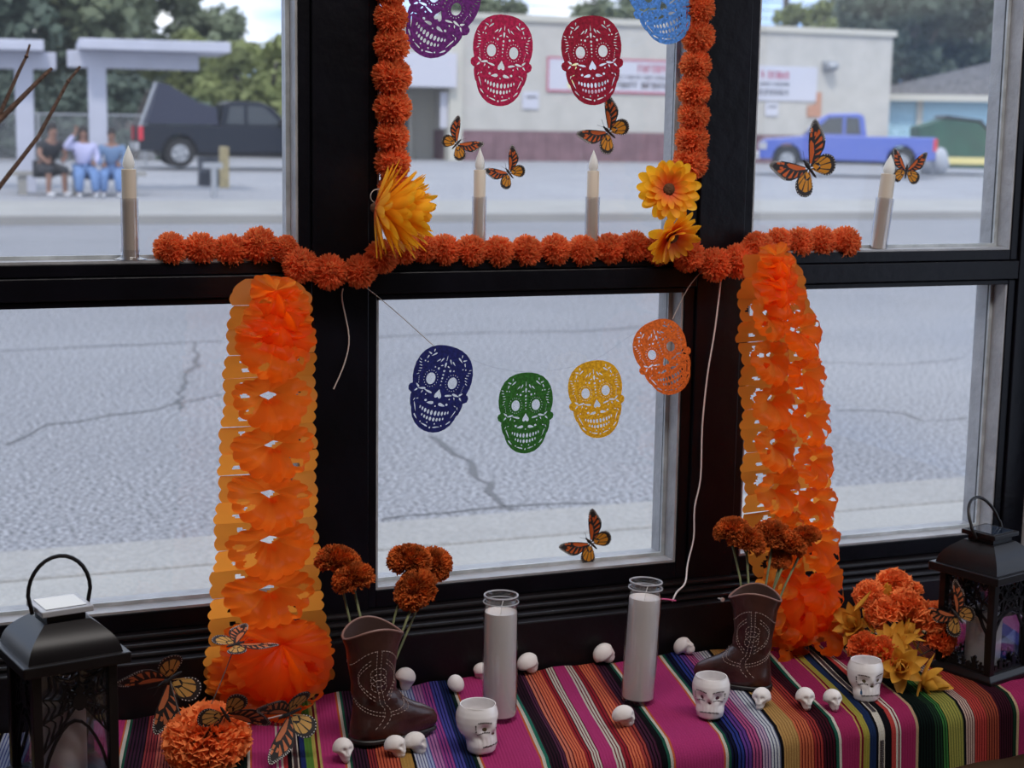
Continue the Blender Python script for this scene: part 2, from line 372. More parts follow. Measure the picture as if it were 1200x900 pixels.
# entry wing
xl, _ = bx(400, 150); zw = bx(500, 62)[1]; zb = bx(500, 102)[1]
b = MB(); b.box((xl-ox, 2.2, -.1), (bl-ox, 12, zw-.3)); b.build('entry_wall', M['cream'], bld, False)
MB().box((xl-ox, -.5, zb-.3), (bl-ox-.1, 2.4, zw-.3)).build('porch_fascia', M['banner'], bld, False)
for a, c in ((482, 500), (462, 476)):
    x0 = bx(a, 150)[0]-ox; x1 = bx(c, 150)[0]-ox
    d = MB().box((x0, 2.0, -.1), (x1, 2.2, zb-.6)).build('door', M['dkdoor'], bld, False)
    MB().box((x0-.12, 1.95, -.1), (x0+.02, 2.21, zb-.5)).box((x1-.02, 1.95, -.1), (x1+.12, 2.21, zb-.5)).box((x0, 1.95, zb-.62), (x1, 2.21, zb-.5)).build('door_frame', M['cream'], d, False)
x0 = bx(517, 0)[0]-ox; x1 = bx(526, 0)[0]-ox
MB().box((x0, -.02, bx(520, 150)[1]-.3), (x1, .0, bx(520, 108)[1]-.3)).build('notice', M['banner'], bld, False)
# wall lamp
p = onY(975, 76, YB-.3); MB().box((p.x-ox-.25, -.1, p.z-.55), (p.x-ox+.25, 0, p.z-.15)).ball((p.x-ox, -.3, p.z-.35), (.28, .3, .2)).build('wall_lamp', M['metal'], bld)
def banner(x0, y0, x1, y1, name, label, border, lines, fig=None, cat='banner'):
    a = onY(x0, y0, YB-.03); c = onY(x1, y1, YB-.03)
    t = thing(name, (a.x, YB-.02, c.z), label, cat); W = c.x-a.x; H = a.z-c.z
    MB().box((0, -.04, 0), (W, 0, H)).build('banner_sheet', M['banner'], t, False)
    if border: 
        b = MB(); q = .07
        b.box((0, -.05, 0), (W, -.04, q)).box((0, -.05, H-q), (W, -.04, H)).box((0, -.05, q), (q, -.04, H-q)).box((W-q, -.05, q), (W, -.04, H-q)); b.build('border', M['bred'], t, False)
    r = random.Random(int(x0))
    for (u0, u1, v0, v1, mm) in lines:
        b = MB(); x = u0*W; h = (v1-v0)*H
        while x < u1*W:
            wd = h*r.uniform(.45, .75); z0 = v0*H; s = h*.16; k = r.randrange(4)
            if k != 1: b.box((x, -.052, z0), (x+s, -.041, z0+h))
            if k != 2: b.box((x, -.052, z0+h-s), (x+wd*.8, -.041, z0+h))
            if k != 0: b.box((x+wd*.8-s, -.052, z0), (x+wd*.8, -.041, z0+h*.9))
            if k != 3: b.box((x, -.052, z0+h*.42), (x+wd*.7, -.041, z0+h*.42+s))
            x += wd*1.15 if r.random() > .15 else wd*1.9
        b.build('lettering', mm, t, False)
    if fig:
        b = MB(); b.M = Mx.Translation((W*.13, 0, H*.5)); s = H*.42
        b.prism([(-.25*s, -s), (.1*s, -.6*s), (.35*s, -.1*s), (.2*s, .2*s), (.4*s, .6*s), (0, s), (-.3*s, .75*s), (-.05*s, .4*s), (-.1*s, -.1*s), (-.45*s, -.7*s)], -.05, -.041); b.build('yellow_figure', M['byel'], t, False)
banner(641, 66, 870, 113, 'wall_banner', 'white banner with red border and yellow figure on building across street', True, ((.45, .95, .62, .85, M['bred']), (.25, .95, .42, .52, M['bgrey']), (.25, .95, .15, .34, M['bgrey'])), True)
banner(872, 76, 956, 119, 'wall_banner', 'white banner with faded red heading and two black lines, left of lamp', False, ((.12, .62, .62, .84, M['bred']), (.1, .6, .42, .52, M['bgrey']), (.08, .6, .14, .32, M['bgrey'])))
banner(897, 120, 911, 136, 'wall_notice', 'small lilac notice below the white banner, above the blue truck hood', False, ((.2, .8, .6, .8, M['bgrey']),), cat='notice')
banner(612, 107, 631, 128, 'wall_notice', 'small pale notice on the white wall between the two red skulls', False, ((.2, .8, .6, .75, M['bgrey']),), cat='notice')
a = onY(946, 137, YB-.05); tag(MB().prism([(0, 0), (.6, 0), (.6, .95), (.36, .95), (.36, .5), (0, .42)], -.02, .03).build('rust_patch', mat('rust_plate', (.45, .22, .14), .9), None, False, loc=(a.x, YB-.05, a.z)), 'rusty orange stepped plate on beige wall beside the white banner', 'plate')

# light blue house, dumpster, poles
M['ltblue'] = mat('light_blue_siding', (.40, .62, .74), .8, var=.05)
M['shingle'] = mat('grey_shingles', (.17, .165, .17), .9, var=.2, vscale=5)
def house():
    p = atD(1120, 150, 66); t = thing('blue_house', (p.x, p.y, .3), 'light blue house with grey roof and white eaves right of beige building', 'house', rz=-.5)
    z = 1.55+(157-118)/1900*66-.3
    for k in range(14): MB().box((-3.5, -.02*(k % 2), k*z/14), (9, 7, (k+1)*z/14-.02)).build('siding_board', M['ltblue'], t, False)
    MB().add([], []) if 0 else None
    b = MB(); b.prism([(-4.2, z), (9.6, z), (9.6, z+.18), (2.7, z+1.9), (-4.2, z+.18)], -.6, 7.5); b.build('roof', M['shingle'], t, False)
    MB().box((-4.3, -.75, z-.05), (9.7, -.6, z+.2)).build('eaves_board', M['cream'], t, False)
    MB().box((-1.6, -.12, 0), (-1.35, -.02, z-.05)).build('downpipe', M['cream'], t, False)
house()
M['dgreen'] = mat('dumpster_green', (.018, .075, .045), .6, var=.2, vscale=2); M['white'] = mat('plain_white', (.36, .38, .42), .8)
p = atD(1118, 202, 53); t = thing('dumpster', (p.x, p.y, .32), 'dark green dumpster with black lid and yellow stripe behind the blue truck', 'dumpster', rz=-.45)
b = MB(); b.prism([(-1.3, .15), (1.5, .15), (1.6, .55), (.55, 1.62), (-.5, 1.72), (-1.35, 1.45)], -.8, .9); b.build('bin_body', M['dgreen'], t, False, bevel=.03)
MB().prism([(-.62, 1.74), (-.5, 1.82), (.6, 1.70), (1.15, 1.1), (1.1, 1.05), (.56, 1.64), (-.5, 1.74)], -.84, .94).build('lid', M['sole'], t, False)
MB().box((-.6, -.84, .28), (1.0, -.81, .5)).build('yellow_stripe', M['byel'], t, False)
MB().box((.9, -.84, .95), (1.35, -.81, 1.25)).build('white_sticker', M['white'], t, False)
for q in (-1.1, 1.1): MB().tube([(q, -.6, .08), (q, -.5, .08)], .09, 10).build('caster', M['sole'], t)
for i, (x, y, sc, lb) in enumerate(((1087, 200, .9, 'white sack slumped against the dumpster nearest the blue tailgate'), (1100, 201, 1.0, 'white sack beside the dumpster under its yellow stripe edge'))):
    p = atD(x, y, 51.5 if i == 0 else 50.6); tag(MB().ball((0, 0, .4*sc), (.33*sc, .3*sc, .42*sc), 10, 7, lambda q: q+V((.05*sin(9*q.z), .04*sin(7*q.x+1), 0))).build('sack', M['white'], loc=(p.x, p.y, .32)), lb, 'sack', 'white sacks by the dumpster')
p = atD(915, 150, 82); t = thing('utility_pole', (p.x, p.y, .3), 'wooden utility pole standing behind the beige building roof', 'pole')
MB().tube([(0, 0, 0), (0, 0, 10.5)], [.19, .14], 10).build('pole', M['bark'], t); MB().box((-1.2, -.08, 9.4), (1.2, .08, 9.6)).build('crossarm', M['bark'], t)
wires = thing('power_lines', (0, 88, 9.3), 'thin power lines running across the sky over the right hand trees', 'wires')
for k in range(3): MB().tube([(20+8*i, 0, -k*.5+.35*((i-5)/5.)**2) for i in range(12)], .025, 5).build('wire', M['sole'], wires)

# fence behind the shelter
p0 = atD(-80, 150, 47); p1 = atD(170, 150, 47)
fe = thing('chain_link_fence', (p0.x, p0.y, .28), 'low dark chain link fence behind the shelter and the seated people', 'fence', rz=atan2(p1.y-p0.y, p1.x-p0.x)); Lf = (p1-p0).length
for k in range(5): MB().tube([(Lf*k/4, 0, 0), (Lf*k/4, 0, 1.45)], .035, 8).build('post', M['metal'], fe)
MB().tube([(0, 0, 1.42), (Lf, 0, 1.42)], .022, 6).build('top_rail', M['metal'], fe)
b = MB(); k = 0
while k*.12 < Lf+1.4:
    x = k*.12
    for sgn in (1, -1):
        xa, xb = x-1.4, x
        if sgn < 0: xa, xb = xb, xa
        b.tube([(min(max(xa, 0), Lf), 0, .02+abs(min(max(xa, 0), Lf)-xa)), (min(max(xb, 0), Lf), 0, 1.4-abs(min(max(xb, 0), Lf)-xb))], .006, 3, False)
    k += 1
tag(b.build('wire_mesh', M['metal'], fe), kind='stuff')

# street shelter
M['shelter'] = mat('pale_lilac_steel', (.44, .45, .53), .6, var=.05, vscale=2)
SD = 31.
def sp(px, py): return atD(px, py, SD)
for i, (xa, xb, ba, bb, pxs, lb) in enumerate(((-60, 52, -40, 67, (27,), 'pale lilac street shelter roof at the far left on one post'), (90, 275, 77, 240, (113,), 'pale lilac street shelter roof on one post above the lavender shirted person'))):
    A = sp(xa, 50); B = sp(xb, 52); c = sp(pxs[0], 60); t = thing('street_shelter', (c.x, c.y, .13), lb, 'shelter', rz=-.1)
    L0, L1 = A.x-c.x, B.x-c.x; zt_ = A.z-.13+.05
    MB().box((L0, -.8, zt_-.2), (L1, 1.4, zt_)).build('roof_slab', M['shelter'], t, False, bevel=.02)
    A2 = sp(ba, 60); B2 = sp(bb, 60); MB().box((A2.x-c.x, -.1, zt_-.52), (B2.x-c.x, .25, zt_-.2)).build('beam', M['shelter'], t, False, bevel=.02)
    MB().box((-.17, -.1, 0), (.17, .22, zt_-.5)).build('post', M['shelter'], t, False, bevel=.02)
# bench
c = atD(92, 225, 30.4); t = thing('bench', (c.x, c.y, .13), 'low concrete bench under the three seated people', 'bench', rz=-.06)
MB().box((-1.25, -.05, .38), (1.25, .4, .46)).build('seat', M['conc'], t, False)
for q in (-1.0, 0, 1.0): MB().box((q-.08, 0, 0), (q+.08, .36, .38)).build('leg', M['conc'], t, False)

# people on the bench
def skin(name, pts, edges, m, parent, sub=1):
    me = bpy.data.meshes.new(name); me.from_pydata([p[:3] for p in pts], edges, []); o = bpy.data.objects.new(name, me); col.objects.link(o)
    md = o.modifiers.new('s', 'SKIN'); sk = me.skin_vertices[0].data
    for i, p in enumerate(pts):
        rr = p[3]; sk[i].radius = rr if isinstance(rr, tuple) else (rr, rr); sk[i].use_root = (i == 0)
    s2 = o.modifiers.new('u', 'SUBSURF'); s2.levels = sub; s2.render_levels = sub
    dg = bpy.context.evaluated_depsgraph_get(); dg.update(); nm = bpy.data.meshes.new_from_object(o.evaluated_get(dg)); nm.name = name
    o.modifiers.clear(); o.data = nm; nm.materials.clear(); nm.materials.append(m)
    nm.polygons.foreach_set('use_smooth', [True]*len(nm.polygons)); o.parent = parent; return o
M['skin1'] = mat('brown_skin', (.26, .14, .10), .6); M['hairblack'] = mat('dark_hair', (.02, .015, .015), .7)
def person(px, D, label, shirtc, pantc, shoec, lean, handup, shorts=False, face=-pi/2, sc=1):
    c = atD(px, 225, D); t = thing('person', (c.x, c.y, .13), label, 'person', 'people seated under the shelter' if 0 else None, rz=face+pi/2, scale=sc)
    # local: faces -y
    hip = (0, .15, .52); k = .46
    sh = (0, .12-lean*.42, .98-lean*.1); nk = (0, sh[1]-.02-lean*.05, sh[2]+.09); hd = (0, nk[1]-.03, nk[2]+.12); hz = hd[2]
    LE = (-.26, sh[1]-.05, .74); LH = (-.13, -.28, .58); RE = (.26, sh[1]-.05, .74); RH = (.13, -.28, .60)
    if handup: LE = (-.36, sh[1]-.12, sh[2]-.05); LH = (-.14, hd[1]-.07, hz+.03)
    pts = [(0, .15, .50, .13), (0, sh[1]*.5+.08, .76, .12), (*sh[:2], sh[2]-.02, .11), (*nk, .05), (hd[0], hd[1], hd[2], .085), (hd[0], hd[1], hd[2]+.09, .07),
           (-.18, sh[1], sh[2]-.02, .055), (*LE, .042), (*LH, .03), (.18, sh[1], sh[2]-.02, .055), (*RE, .042), (*RH, .03),
           (-.11, .1, .48, .09), (-.14, -.3, .48, .065), (-.15, -.27, .08, .04), (-.15, -.36, .04, .035),
           (.11, .1, .48, .09), (.14, -.3, .48, .065), (.15, -.29, .08, .04), (.15, -.38, .04, .035)]
    ed = [(0,1),(1,2),(2,3),(3,4),(4,5),(2,6),(6,7),(7,8),(2,9),(9,10),(10,11),(0,12),(12,13),(13,14),(14,15),(0,16),(16,17),(17,18),(18,19)]
    skin('body', pts, ed, M['skin1'], t)
    for s, H in ((-1, LH), (1, RH)):
        b = MB(); b.ball((H[0], H[1], H[2]+.03), (.03, .022, .045), 8, 6)
        for q in range(4): b.tube([(H[0]-.022+.015*q, H[1], H[2]+.06), (H[0]-.024+.016*q, H[1]-.02, H[2]+.1), (H[0]-.022+.015*q, H[1]-.035, H[2]+.12)], [.009, .008, .006], 5)
        b.tube([(H[0]-s*.025, H[1], H[2]+.03), (H[0]-s*.05, H[1]-.02, H[2]+.06)], [.01, .008], 5); b.build('hand', M['skin1'], t)
    sp_ = [(0, .15, .53, .16), (0, sh[1]*.5+.08, .76, .16), (*sh[:2], sh[2]-.01, .155), (-.19, sh[1], sh[2]-.02, .09), (.19, sh[1], sh[2]-.02, .09)]
    e2 = [(0,1),(1,2),(2,3),(2,4)]
    lr = (.5 if shorts else 1)
    def mix(a, c_, u): return tuple(a[i]*(1-u)+c_[i]*u for i in range(3))
    sp_ += [(*mix((-.19, sh[1], sh[2]-.03), LE, .55*lr*2 if lr < 1 else 1), .062), (*mix((.19, sh[1], sh[2]-.03), RE, .55*lr*2 if lr < 1 else 1), .062)]; e2 += [(3,5),(4,6)]
    if lr == 1: sp_ += [(*mix(LE, LH, .8), .045), (*mix(RE, RH, .8), .045)]; e2 += [(5,7),(6,8)]
    skin('shirt', sp_, e2, shirtc, t)
    pp = [(0, .16, .48, .15), (-.11, .08, .48, .11), (-.14, -.31, .48, .11), (.11, .08, .48, .11), (.14, -.31, .48, .11)]; e3 = [(0,1),(1,2),(0,3),(3,4)]
    if shorts: pp += [(-.145, -.31, .40, .085), (.145, -.31, .40, .085)]
    else: pp += [(-.15, -.31, .1, .08), (.15, -.33, .1, .08)]
    e3 += [(2,5),(4,6)]; skin('shorts' if shorts else 'jeans', pp, e3, pantc, t)
    for s in (-.15, .15): MB().ball((s, -.37, .05), (.05, .13, .05), 10, 6).build('shoe', shoec, t)
    def hf(q):
        d = q-V(hd); return q
    MB().ball((hd[0], hd[1]+.025, hz+.06), (.088, .092, .1), 12, 8).build('hair', M['hairblack'], t)
    if handup: MB().ball((hd[0], hd[1]+.06, hz-.05), (.1, .06, .16), 10, 8).build('hair', M['hairblack'], t)
    b = MB(); b.cur = 0; b.prism([(-.012, hz-.02), (.012, hz-.02), (0, hz+.04)], hd[1]-.115, hd[1]-.07); b.build('nose', M['skin1'], t)
    b = MB()
    for s in (-1, 1): b.ball((s*.032, hd[1]-.078, hz+.03), (.011, .006, .007), 6, 4)
    b.build('eye', M['hairblack'], t)
    return t
M['dk'] = mat('black_cotton', (.03, .03, .035), .85); M['lav'] = mat('lavender_cotton', (.42, .42, .62), .85); M['jean'] = mat('blue_denim', (.13, .22, .42), .85, var=.15)
M['denim'] = mat('dark_denim_shirt', (.12, .19, .32), .85); M['shoe'] = mat('pale_shoe', (.5, .5, .52), .7)
person(58, 30, 'seated person in black T-shirt and black shorts leaning forward, left of the bench', M['dk'], M['dk'], M['shoe'], .55, False, True, face=-pi/2+.35, sc=1.06)
b = None
person(100, 30, 'seated person in lavender top and blue jeans raising a hand to the head', M['lav'], M['jean'], M['shoe'], .0, True, sc=.98)
person(132, 30.2, 'seated person in blue denim shirt and jeans at the right of the bench', M['denim'], M['jean'], M['shoe'], .1, False, face=-pi/2-.2, sc=.96)

# barrel and posts near the kerb
def gp(px, py, z=.14): return onZ(px, py, z)
p = gp(247, 220); k = (p-CO).length/F
tag(MB().lathe([(.26, 0), (.28, .05), (.27, .3), (.285, .32), (.27, .35), (.28, .66), (.26, .66), (.25, .1)], 20).build('trash_barrel', mat('barrel_black', (.05, .055, .07), .6), loc=p), 'dark round barrel standing between the two short posts by far kerb', 'barrel')
p = gp(263, 222); t = thing('wooden_post', p, 'short yellowish wooden post right of the dark barrel', 'post'); MB().box((-.09, -.09, 0), (.09, .09, .9)).build('post', mat('yellow_wood', (.48, .38, .2), .8, var=.2), t, False, bevel=.02)
p = gp(251, 232); t = thing('metal_post', p, 'low grey metal post with short arm in front of the dark barrel', 'post'); MB().tube([(0, 0, 0), (0, 0, .62)], .06, 10).build('post', M['metal'], t); MB().box((-.2, -.05, .55), (.16, .05, .66)).build('crossbar', M['metal'], t, False)

# pickups
def tyre(t, x, y, r, rim):
    o = MB().tube([(0, -.11, 0), (0, .11, 0)], r, 24).build('wheel', M['sole'], t, loc=(x, y, r))
    b = MB(); b.tube([(0, -.125, 0), (0, -.11, 0)], r*.62, 20)
    for k in range(5): a = k*2*pi/5; b.tube([(0, -.135, 0), (cos(a)*r*.55, -.13, sin(a)*r*.55)], [.05, .07], 6)
    b.build('rim', rim, o)
def pickup(px, py, D, rz, label, paint, flip, lamp, fr=1):
    c = atD(px, py, D); t = thing('pickup_truck', (c.x, c.y, .32), label, 'truck', rz=rz)
    s = -1 if flip else 1     # +x local is the front unless flipped
    def X(l): return [(s*x, z) for x, z in l] if s > 0 else [(s*x, z) for x, z in l][::-1]
    def arc(cx, r, z0=.4, n=8): return [(cx+r*cos(pi*k/n), z0+r*sin(pi*k/n)*1.0) for k in range(n+1)]
    body = [(-2.75, .5), (-2.75, 1.12), (-.62, 1.12), (.62, 1.14), (1.2, 1.12), (2.55, 1.0), (2.72, .85), (2.72, .42)]+[(p, q) for p, q in arc(1.85, .46, .42)]+[(-1.2, .38)]+[(p, q) for p, q in arc(-1.7, .46, .42)]+[(-2.75, .45)]
    MB().prism(X(body), -.93, .93).build('body', paint, t, False, bevel=.03)
    MB().box((-2.2, -.8, .3), (2.3, .8, .8)).build('chassis', M['sole'], t, False)
    cab = [(-.62, 1.1), (-.5, 1.72), (-.3, 1.80), (.55, 1.78), (.85, 1.62), (1.35, 1.1)]
    MB().prism(X(cab), -.8, .8).build('cab', paint, t, False, bevel=.04)
    for pl in ([(-.42, 1.18), (-.34, 1.66), (.05, 1.68), (.05, 1.18)], [(.15, 1.18), (.15, 1.68), (.58, 1.66), (1.12, 1.18)]): MB().prism(X(pl), -.815, -.79).prism(X(pl), .79, .815).build('side_window', M['dkdoor'], t, False)
    MB().prism(X([(.62, 1.72), (.66, 1.72), (1.33, 1.15), (1.29, 1.15)]), -.7, .7).build('windscreen', M['dkdoor'], t, False)
    for cx in (1.85, -1.7):
        for yy in (-.85, .85): tyre(t, s*cx, yy, .38, M['metal'])
    MB().prism(X([(-2.86, .45), (-2.76, .45), (-2.76, .65), (-2.86, .65)]), -.9, .9).prism(X([(2.68, .4), (2.86, .4), (2.86, .62), (2.68, .62)]), -.92, .92).build('bumper', M['silver'], t, False, bevel=.02)
    MB().prism(X([(-2.78, .72), (-2.66, .72), (-2.66, 1.08), (-2.78, 1.08)]), -.95, -.82).prism(X([(-2.78, .72), (-2.66, .72), (-2.66, 1.08), (-2.78, 1.08)]), .82, .95).build('tail_lamp', lamp, t, False)
    MB().prism(X([(2.5, .7), (2.74, .7), (2.74, .86), (2.5, .92)]), -.95, -.8).build('headlamp', M['silver'], t, False)
    MB().box((s*1.1-.09, -1.08, 1.12), (s*1.1+.09, -.85, 1.3)).build('mirror', M['sole'], t, False, bevel=.02)
    return t
lamp = mat('red_lamp', (.55, .03, .05), .3)
bp_ = pickup(988, 203, 49, -.50, 'blue pickup truck parked before the beige building, facing left', mat('blue_car_paint', (.06, .10, .42), .3, coat=.6), True, lamp)
bp_.scale = (.94, .97, 1.0)
bt = pickup(279, 194, 45, -.06, 'black pickup truck parked facing right with a tilted dark cover over its bed', mat('black_car_paint', (.008, .010, .018), .35, coat=.15, spec=.3), False, lamp)
b = MB(); b.prism([(-2.55, 1.15), (-2.2, 2.25), (-1.95, 2.2), (-1.2, 1.75), (-.7, 1.62), (-.65, 1.15)], -.85, .85); b.build('bed_cover', mat('dark_tarp', (.03, .034, .06), .8, bump=.4, bscale=4), bt, False)
MB().tube([(-2.75, -.9, 1.05), (-2.3, -.9, 2.25)], .04, 6).build('cover_strut', M['metal'], bt)

# ------------------------------------------------------------------ the window wall
YF = 2.57
def wx(px, py): return onY(px, py, YF).x
def wz(px, py): return onY(px, py, YF).z
XL1, XR1 = -.32, wx(349.5, 150)      # pane 1 clear opening
XL2, XR2 = wx(442.5, 150), wx(797, 500)
XL3, XR3 = wx(884, 200), wx(1184.7, 290)
ZB0 = wz(440, 692); ZB1 = wz(440, 352); ZU0 = wz(0, 311); ZU1 = 2.35
S = .02
XP = (wx(364.5, 100), wx(432, 100), XR2+.022, XL3-.018)
zr0, zr1 = wz(0, 355), wz(0, 327.2)
fr = thing('window_frame', (0, YF, 0), None, None); struct(fr)
def fbox(name, a, b_, mm, bev=.002): 
    return MB().box((a[0], a[1]-YF, a[2]), (b_[0], b_[1]-YF, b_[2])).build(name, mm, fr, False, bevel=bev)
# posts, rail
for (a, c) in ((XP[0], XP[1]), (XP[2], XP[3]), (-.5, XL1-.02), (XR3+.018, XR3+.075)):
    fbox('post', (a, YF-.006, ZB0-.05), (c, YF+.1, ZU1+.1), M['black_paint'])
xs = [XL1-.02, XP[0], XP[1], XP[2], XP[3], XR3+.018]
for i in range(3): fbox('transom_rail', (xs[2*i], YF-.006, zr0), (xs[2*i+1], YF+.1, zr1), M['black_paint'])
# sash for each pane: stiles and rails, linings, beads, glass
pn = 0
def sash(x0, x1, z0, z1, ox0, ox1, oz0, oz1, n, deep=.045):
    t = struct(thing('window_%d' % n, (x0, YF, z0), None, None)); W, H = x1-x0, z1-z0
    q = [ox0-x0, ox1-x0, oz0-z0, oz1-z0]
    b = lambda nm, a, c, mm, bv=.0015: MB().box(a, c).build(nm, mm, t, False, bevel=bv)
    b('stile', (q[0]+.0012, 0, q[2]+.0012), (0, deep+.045, q[3]-.0012), M['black_paint']); b('stile', (W, 0, q[2]+.0012), (q[1]-.0012, deep+.045, q[3]-.0012), M['black_paint'])
    b('rail', (0, 0, q[2]+.0012), (W, deep+.045, 0), M['black_paint']); b('rail', (0, 0, H), (W, deep+.045, q[3]-.0012), M['black_paint'])
    # grey linings inside the opening (inner and outer of the glass)
    for (ya, yb, e) in ((.003, deep-.006, .0), (deep+.006, deep+.047, .0)):
        lt = .004
        b('lining', (0, ya, 0), (lt, yb, H), M['grey_paint'], 0); b('lining', (W-lt, ya, 0), (W, yb, H), M['grey_paint'], 0)
        b('sill_strip', (lt, ya, 0), (W-lt, yb, lt), M['grey_paint'], 0)
    for (a, c) in (((.004, deep-.006, .004), (.011, deep-.001, H)), ((W-.011, deep-.006, .004), (W-.004, deep-.001, H)), ((.011, deep-.006, .004), (W-.011, deep-.001, .010))): b('glazing_bead', a, c, M['bead'], 0)
    for (a, c) in (((W-.009, deep-.001, .004), (W-.004, deep+.006, H)), ((.009, deep-.001, .004), (W-.009, deep+.006, .008))): b('caulk_line', a, c, M['caulk'], 0)
    b('pane', (.004, deep, .004), (W-.004, deep+.003, H), M['glass'], 0)
    return t
sash(XL1, XR1, ZB0, ZB1, XL1-.02, XP[0], ZB0-.032, zr0, 1)
sash(XL2, XR2, ZB0, ZB1, XP[1], XP[2], ZB0-.032, zr0, 2)
sash(XL3, XR3, ZB0, ZB1, XP[3], XR3+.018, ZB0-.032, zr0, 3)
sash(XL1, XR1, ZU0, ZU1, XL1-.02, XP[0], zr1, ZU1+.03, 4)
sash(XL2, XR2, ZU0, ZU1, XP[1], XP[2], zr1, ZU1+.03, 5)
sash(XL3, XR3, ZU0, ZU1, XP[3], XR3+.018, zr1, ZU1+.03, 6)
# stepped board under the window
TZ = .61; XW0, XW1 = -.55, 2.32
zb = onY(600, 731, 2.50).z
zs = ZB0-.032
struct(MB().box((XW0, 2.50, TZ-.5), (XW1, 2.60, zb)).build('sill_board', M['board'], None, False, bevel=.003))
h = (zs-zb)/3
struct(MB().box((XW0, 2.520, zb), (XW1, 2.60, zb+h*.9)).build('trim_1', M['board'], None, False, bevel=.004))
struct(MB().box((XW0, 2.537, zb+h*.9), (XW1, 2.60, zb+h*1.9)).build('trim_2', M['board'], None, False, bevel=.004))
struct(MB().box((XW0, 2.552, zb+h*1.9), (XW1, 2.68, zs)).build('trim_3', M['board'], None, False, bevel=.004))
struct(MB().box((XW0-3, 2.56, 0), (XW1+.2, 2.72, TZ-.001)).build('wall_front', M['wallpaint'], None, False))
struct(MB().box((XW0-.2, 2.56, ZU1+.1), (XW1+.2, 2.72, 3.0)).build('wall_front_upper', M['wallpaint'], None, False))
struct(MB().box((-3.0, 2.56, TZ), (-.5, 2.72, 3.0)).build('wall_front_left', M['wallpaint'], None, False))
# corner trims at the right
gx = XR3+.075
struct(MB().tube([(gx+.006, YF-.004, ZB0-.05), (gx+.006, YF-.004, 2.6)], .014, 10).build('trim_4', M['grey_paint'], None))
struct(MB().box((gx+.02, 2.50, ZB0-.05), (gx+.07, 2.62, 2.6)).build('trim_5', M['black_paint'], None, False, bevel=.002))
struct(MB().box((gx+.07, 2.47, ZB0-.05), (gx+.16, 2.62, 2.6)).build('trim_6', M['grey_paint'], None, False, bevel=.002))
# room
struct(MB().box((-3.1, -4.1, .05), (2.5, 2.6, .15)).build('floor', M['floor'], None, False))
struct(MB().box((-3.1, -4.1, 3.0), (2.5, 2.75, 3.1)).build('ceiling', M['ceil'], None, False))
struct(MB().box((-3.1, -4.1, .15), (-3.0, 2.6, 3.0)).build('wall_left', M['wallpaint'], None, False))
struct(MB().box((-3.1, -4.2, .15), (2.5, -4.1, 3.0)).build('wall_back', M['wallpaint'], None, False))
XR = 2.36
struct(MB().box((XR, -4.1, .15), (XR+.12, 1.0, 3.0)).box((XR, 2.38, .15), (XR+.12, 2.6, 3.0)).box((XR, 1.0, .15), (XR+.12, 2.38, .68)).box((XR, 1.0, 2.3), (XR+.12, 2.38, 3.0)).build('wall_right', M['wallpaint'], None, False))
t = struct(thing('window_7', (XR+.06, 1.69, .68), None, None))
MB().box((-.05, -.69, 0), (.05, -.64, 1.62)).box((-.05, .64, 0), (.05, .69, 1.62)).box((-.05, -.64, 0), (.05, .64, .05)).box((-.05, -.64, 1.57), (.05, .64, 1.62)).build('sash', M['black_paint'], t, False)
MB().box((-.003, -.64, .05), (.003, .64, 1.57)).build('pane', M['glass'], t, False)

# ------------------------------------------------------------------ table and blanket
TX0, TX1 = -.5, 2.33
t = thing('display_bench', (0, 2.3, .15), 'low wooden display bench under the striped blanket by the window', 'bench')
M['wood'] = mat('tan_wood', (.32, .22, .14), .6, var=.2, vscale=5)
MB().box((TX0, -.19, .41), (TX1, .195, .452)).build('bench_top', M['wood'], t, False, bevel=.006)
for x in (TX0+.06, .9, TX1-.06):
    for y in (-.15, .15): MB().box((x-.03, y-.03, 0), (x+.03, y+.03, .41)).build('leg', M['wood'], t, False)
MB().box((TX0, -.175, .30), (TX1, -.155, .41)).build('apron', M['wood'], t, False)

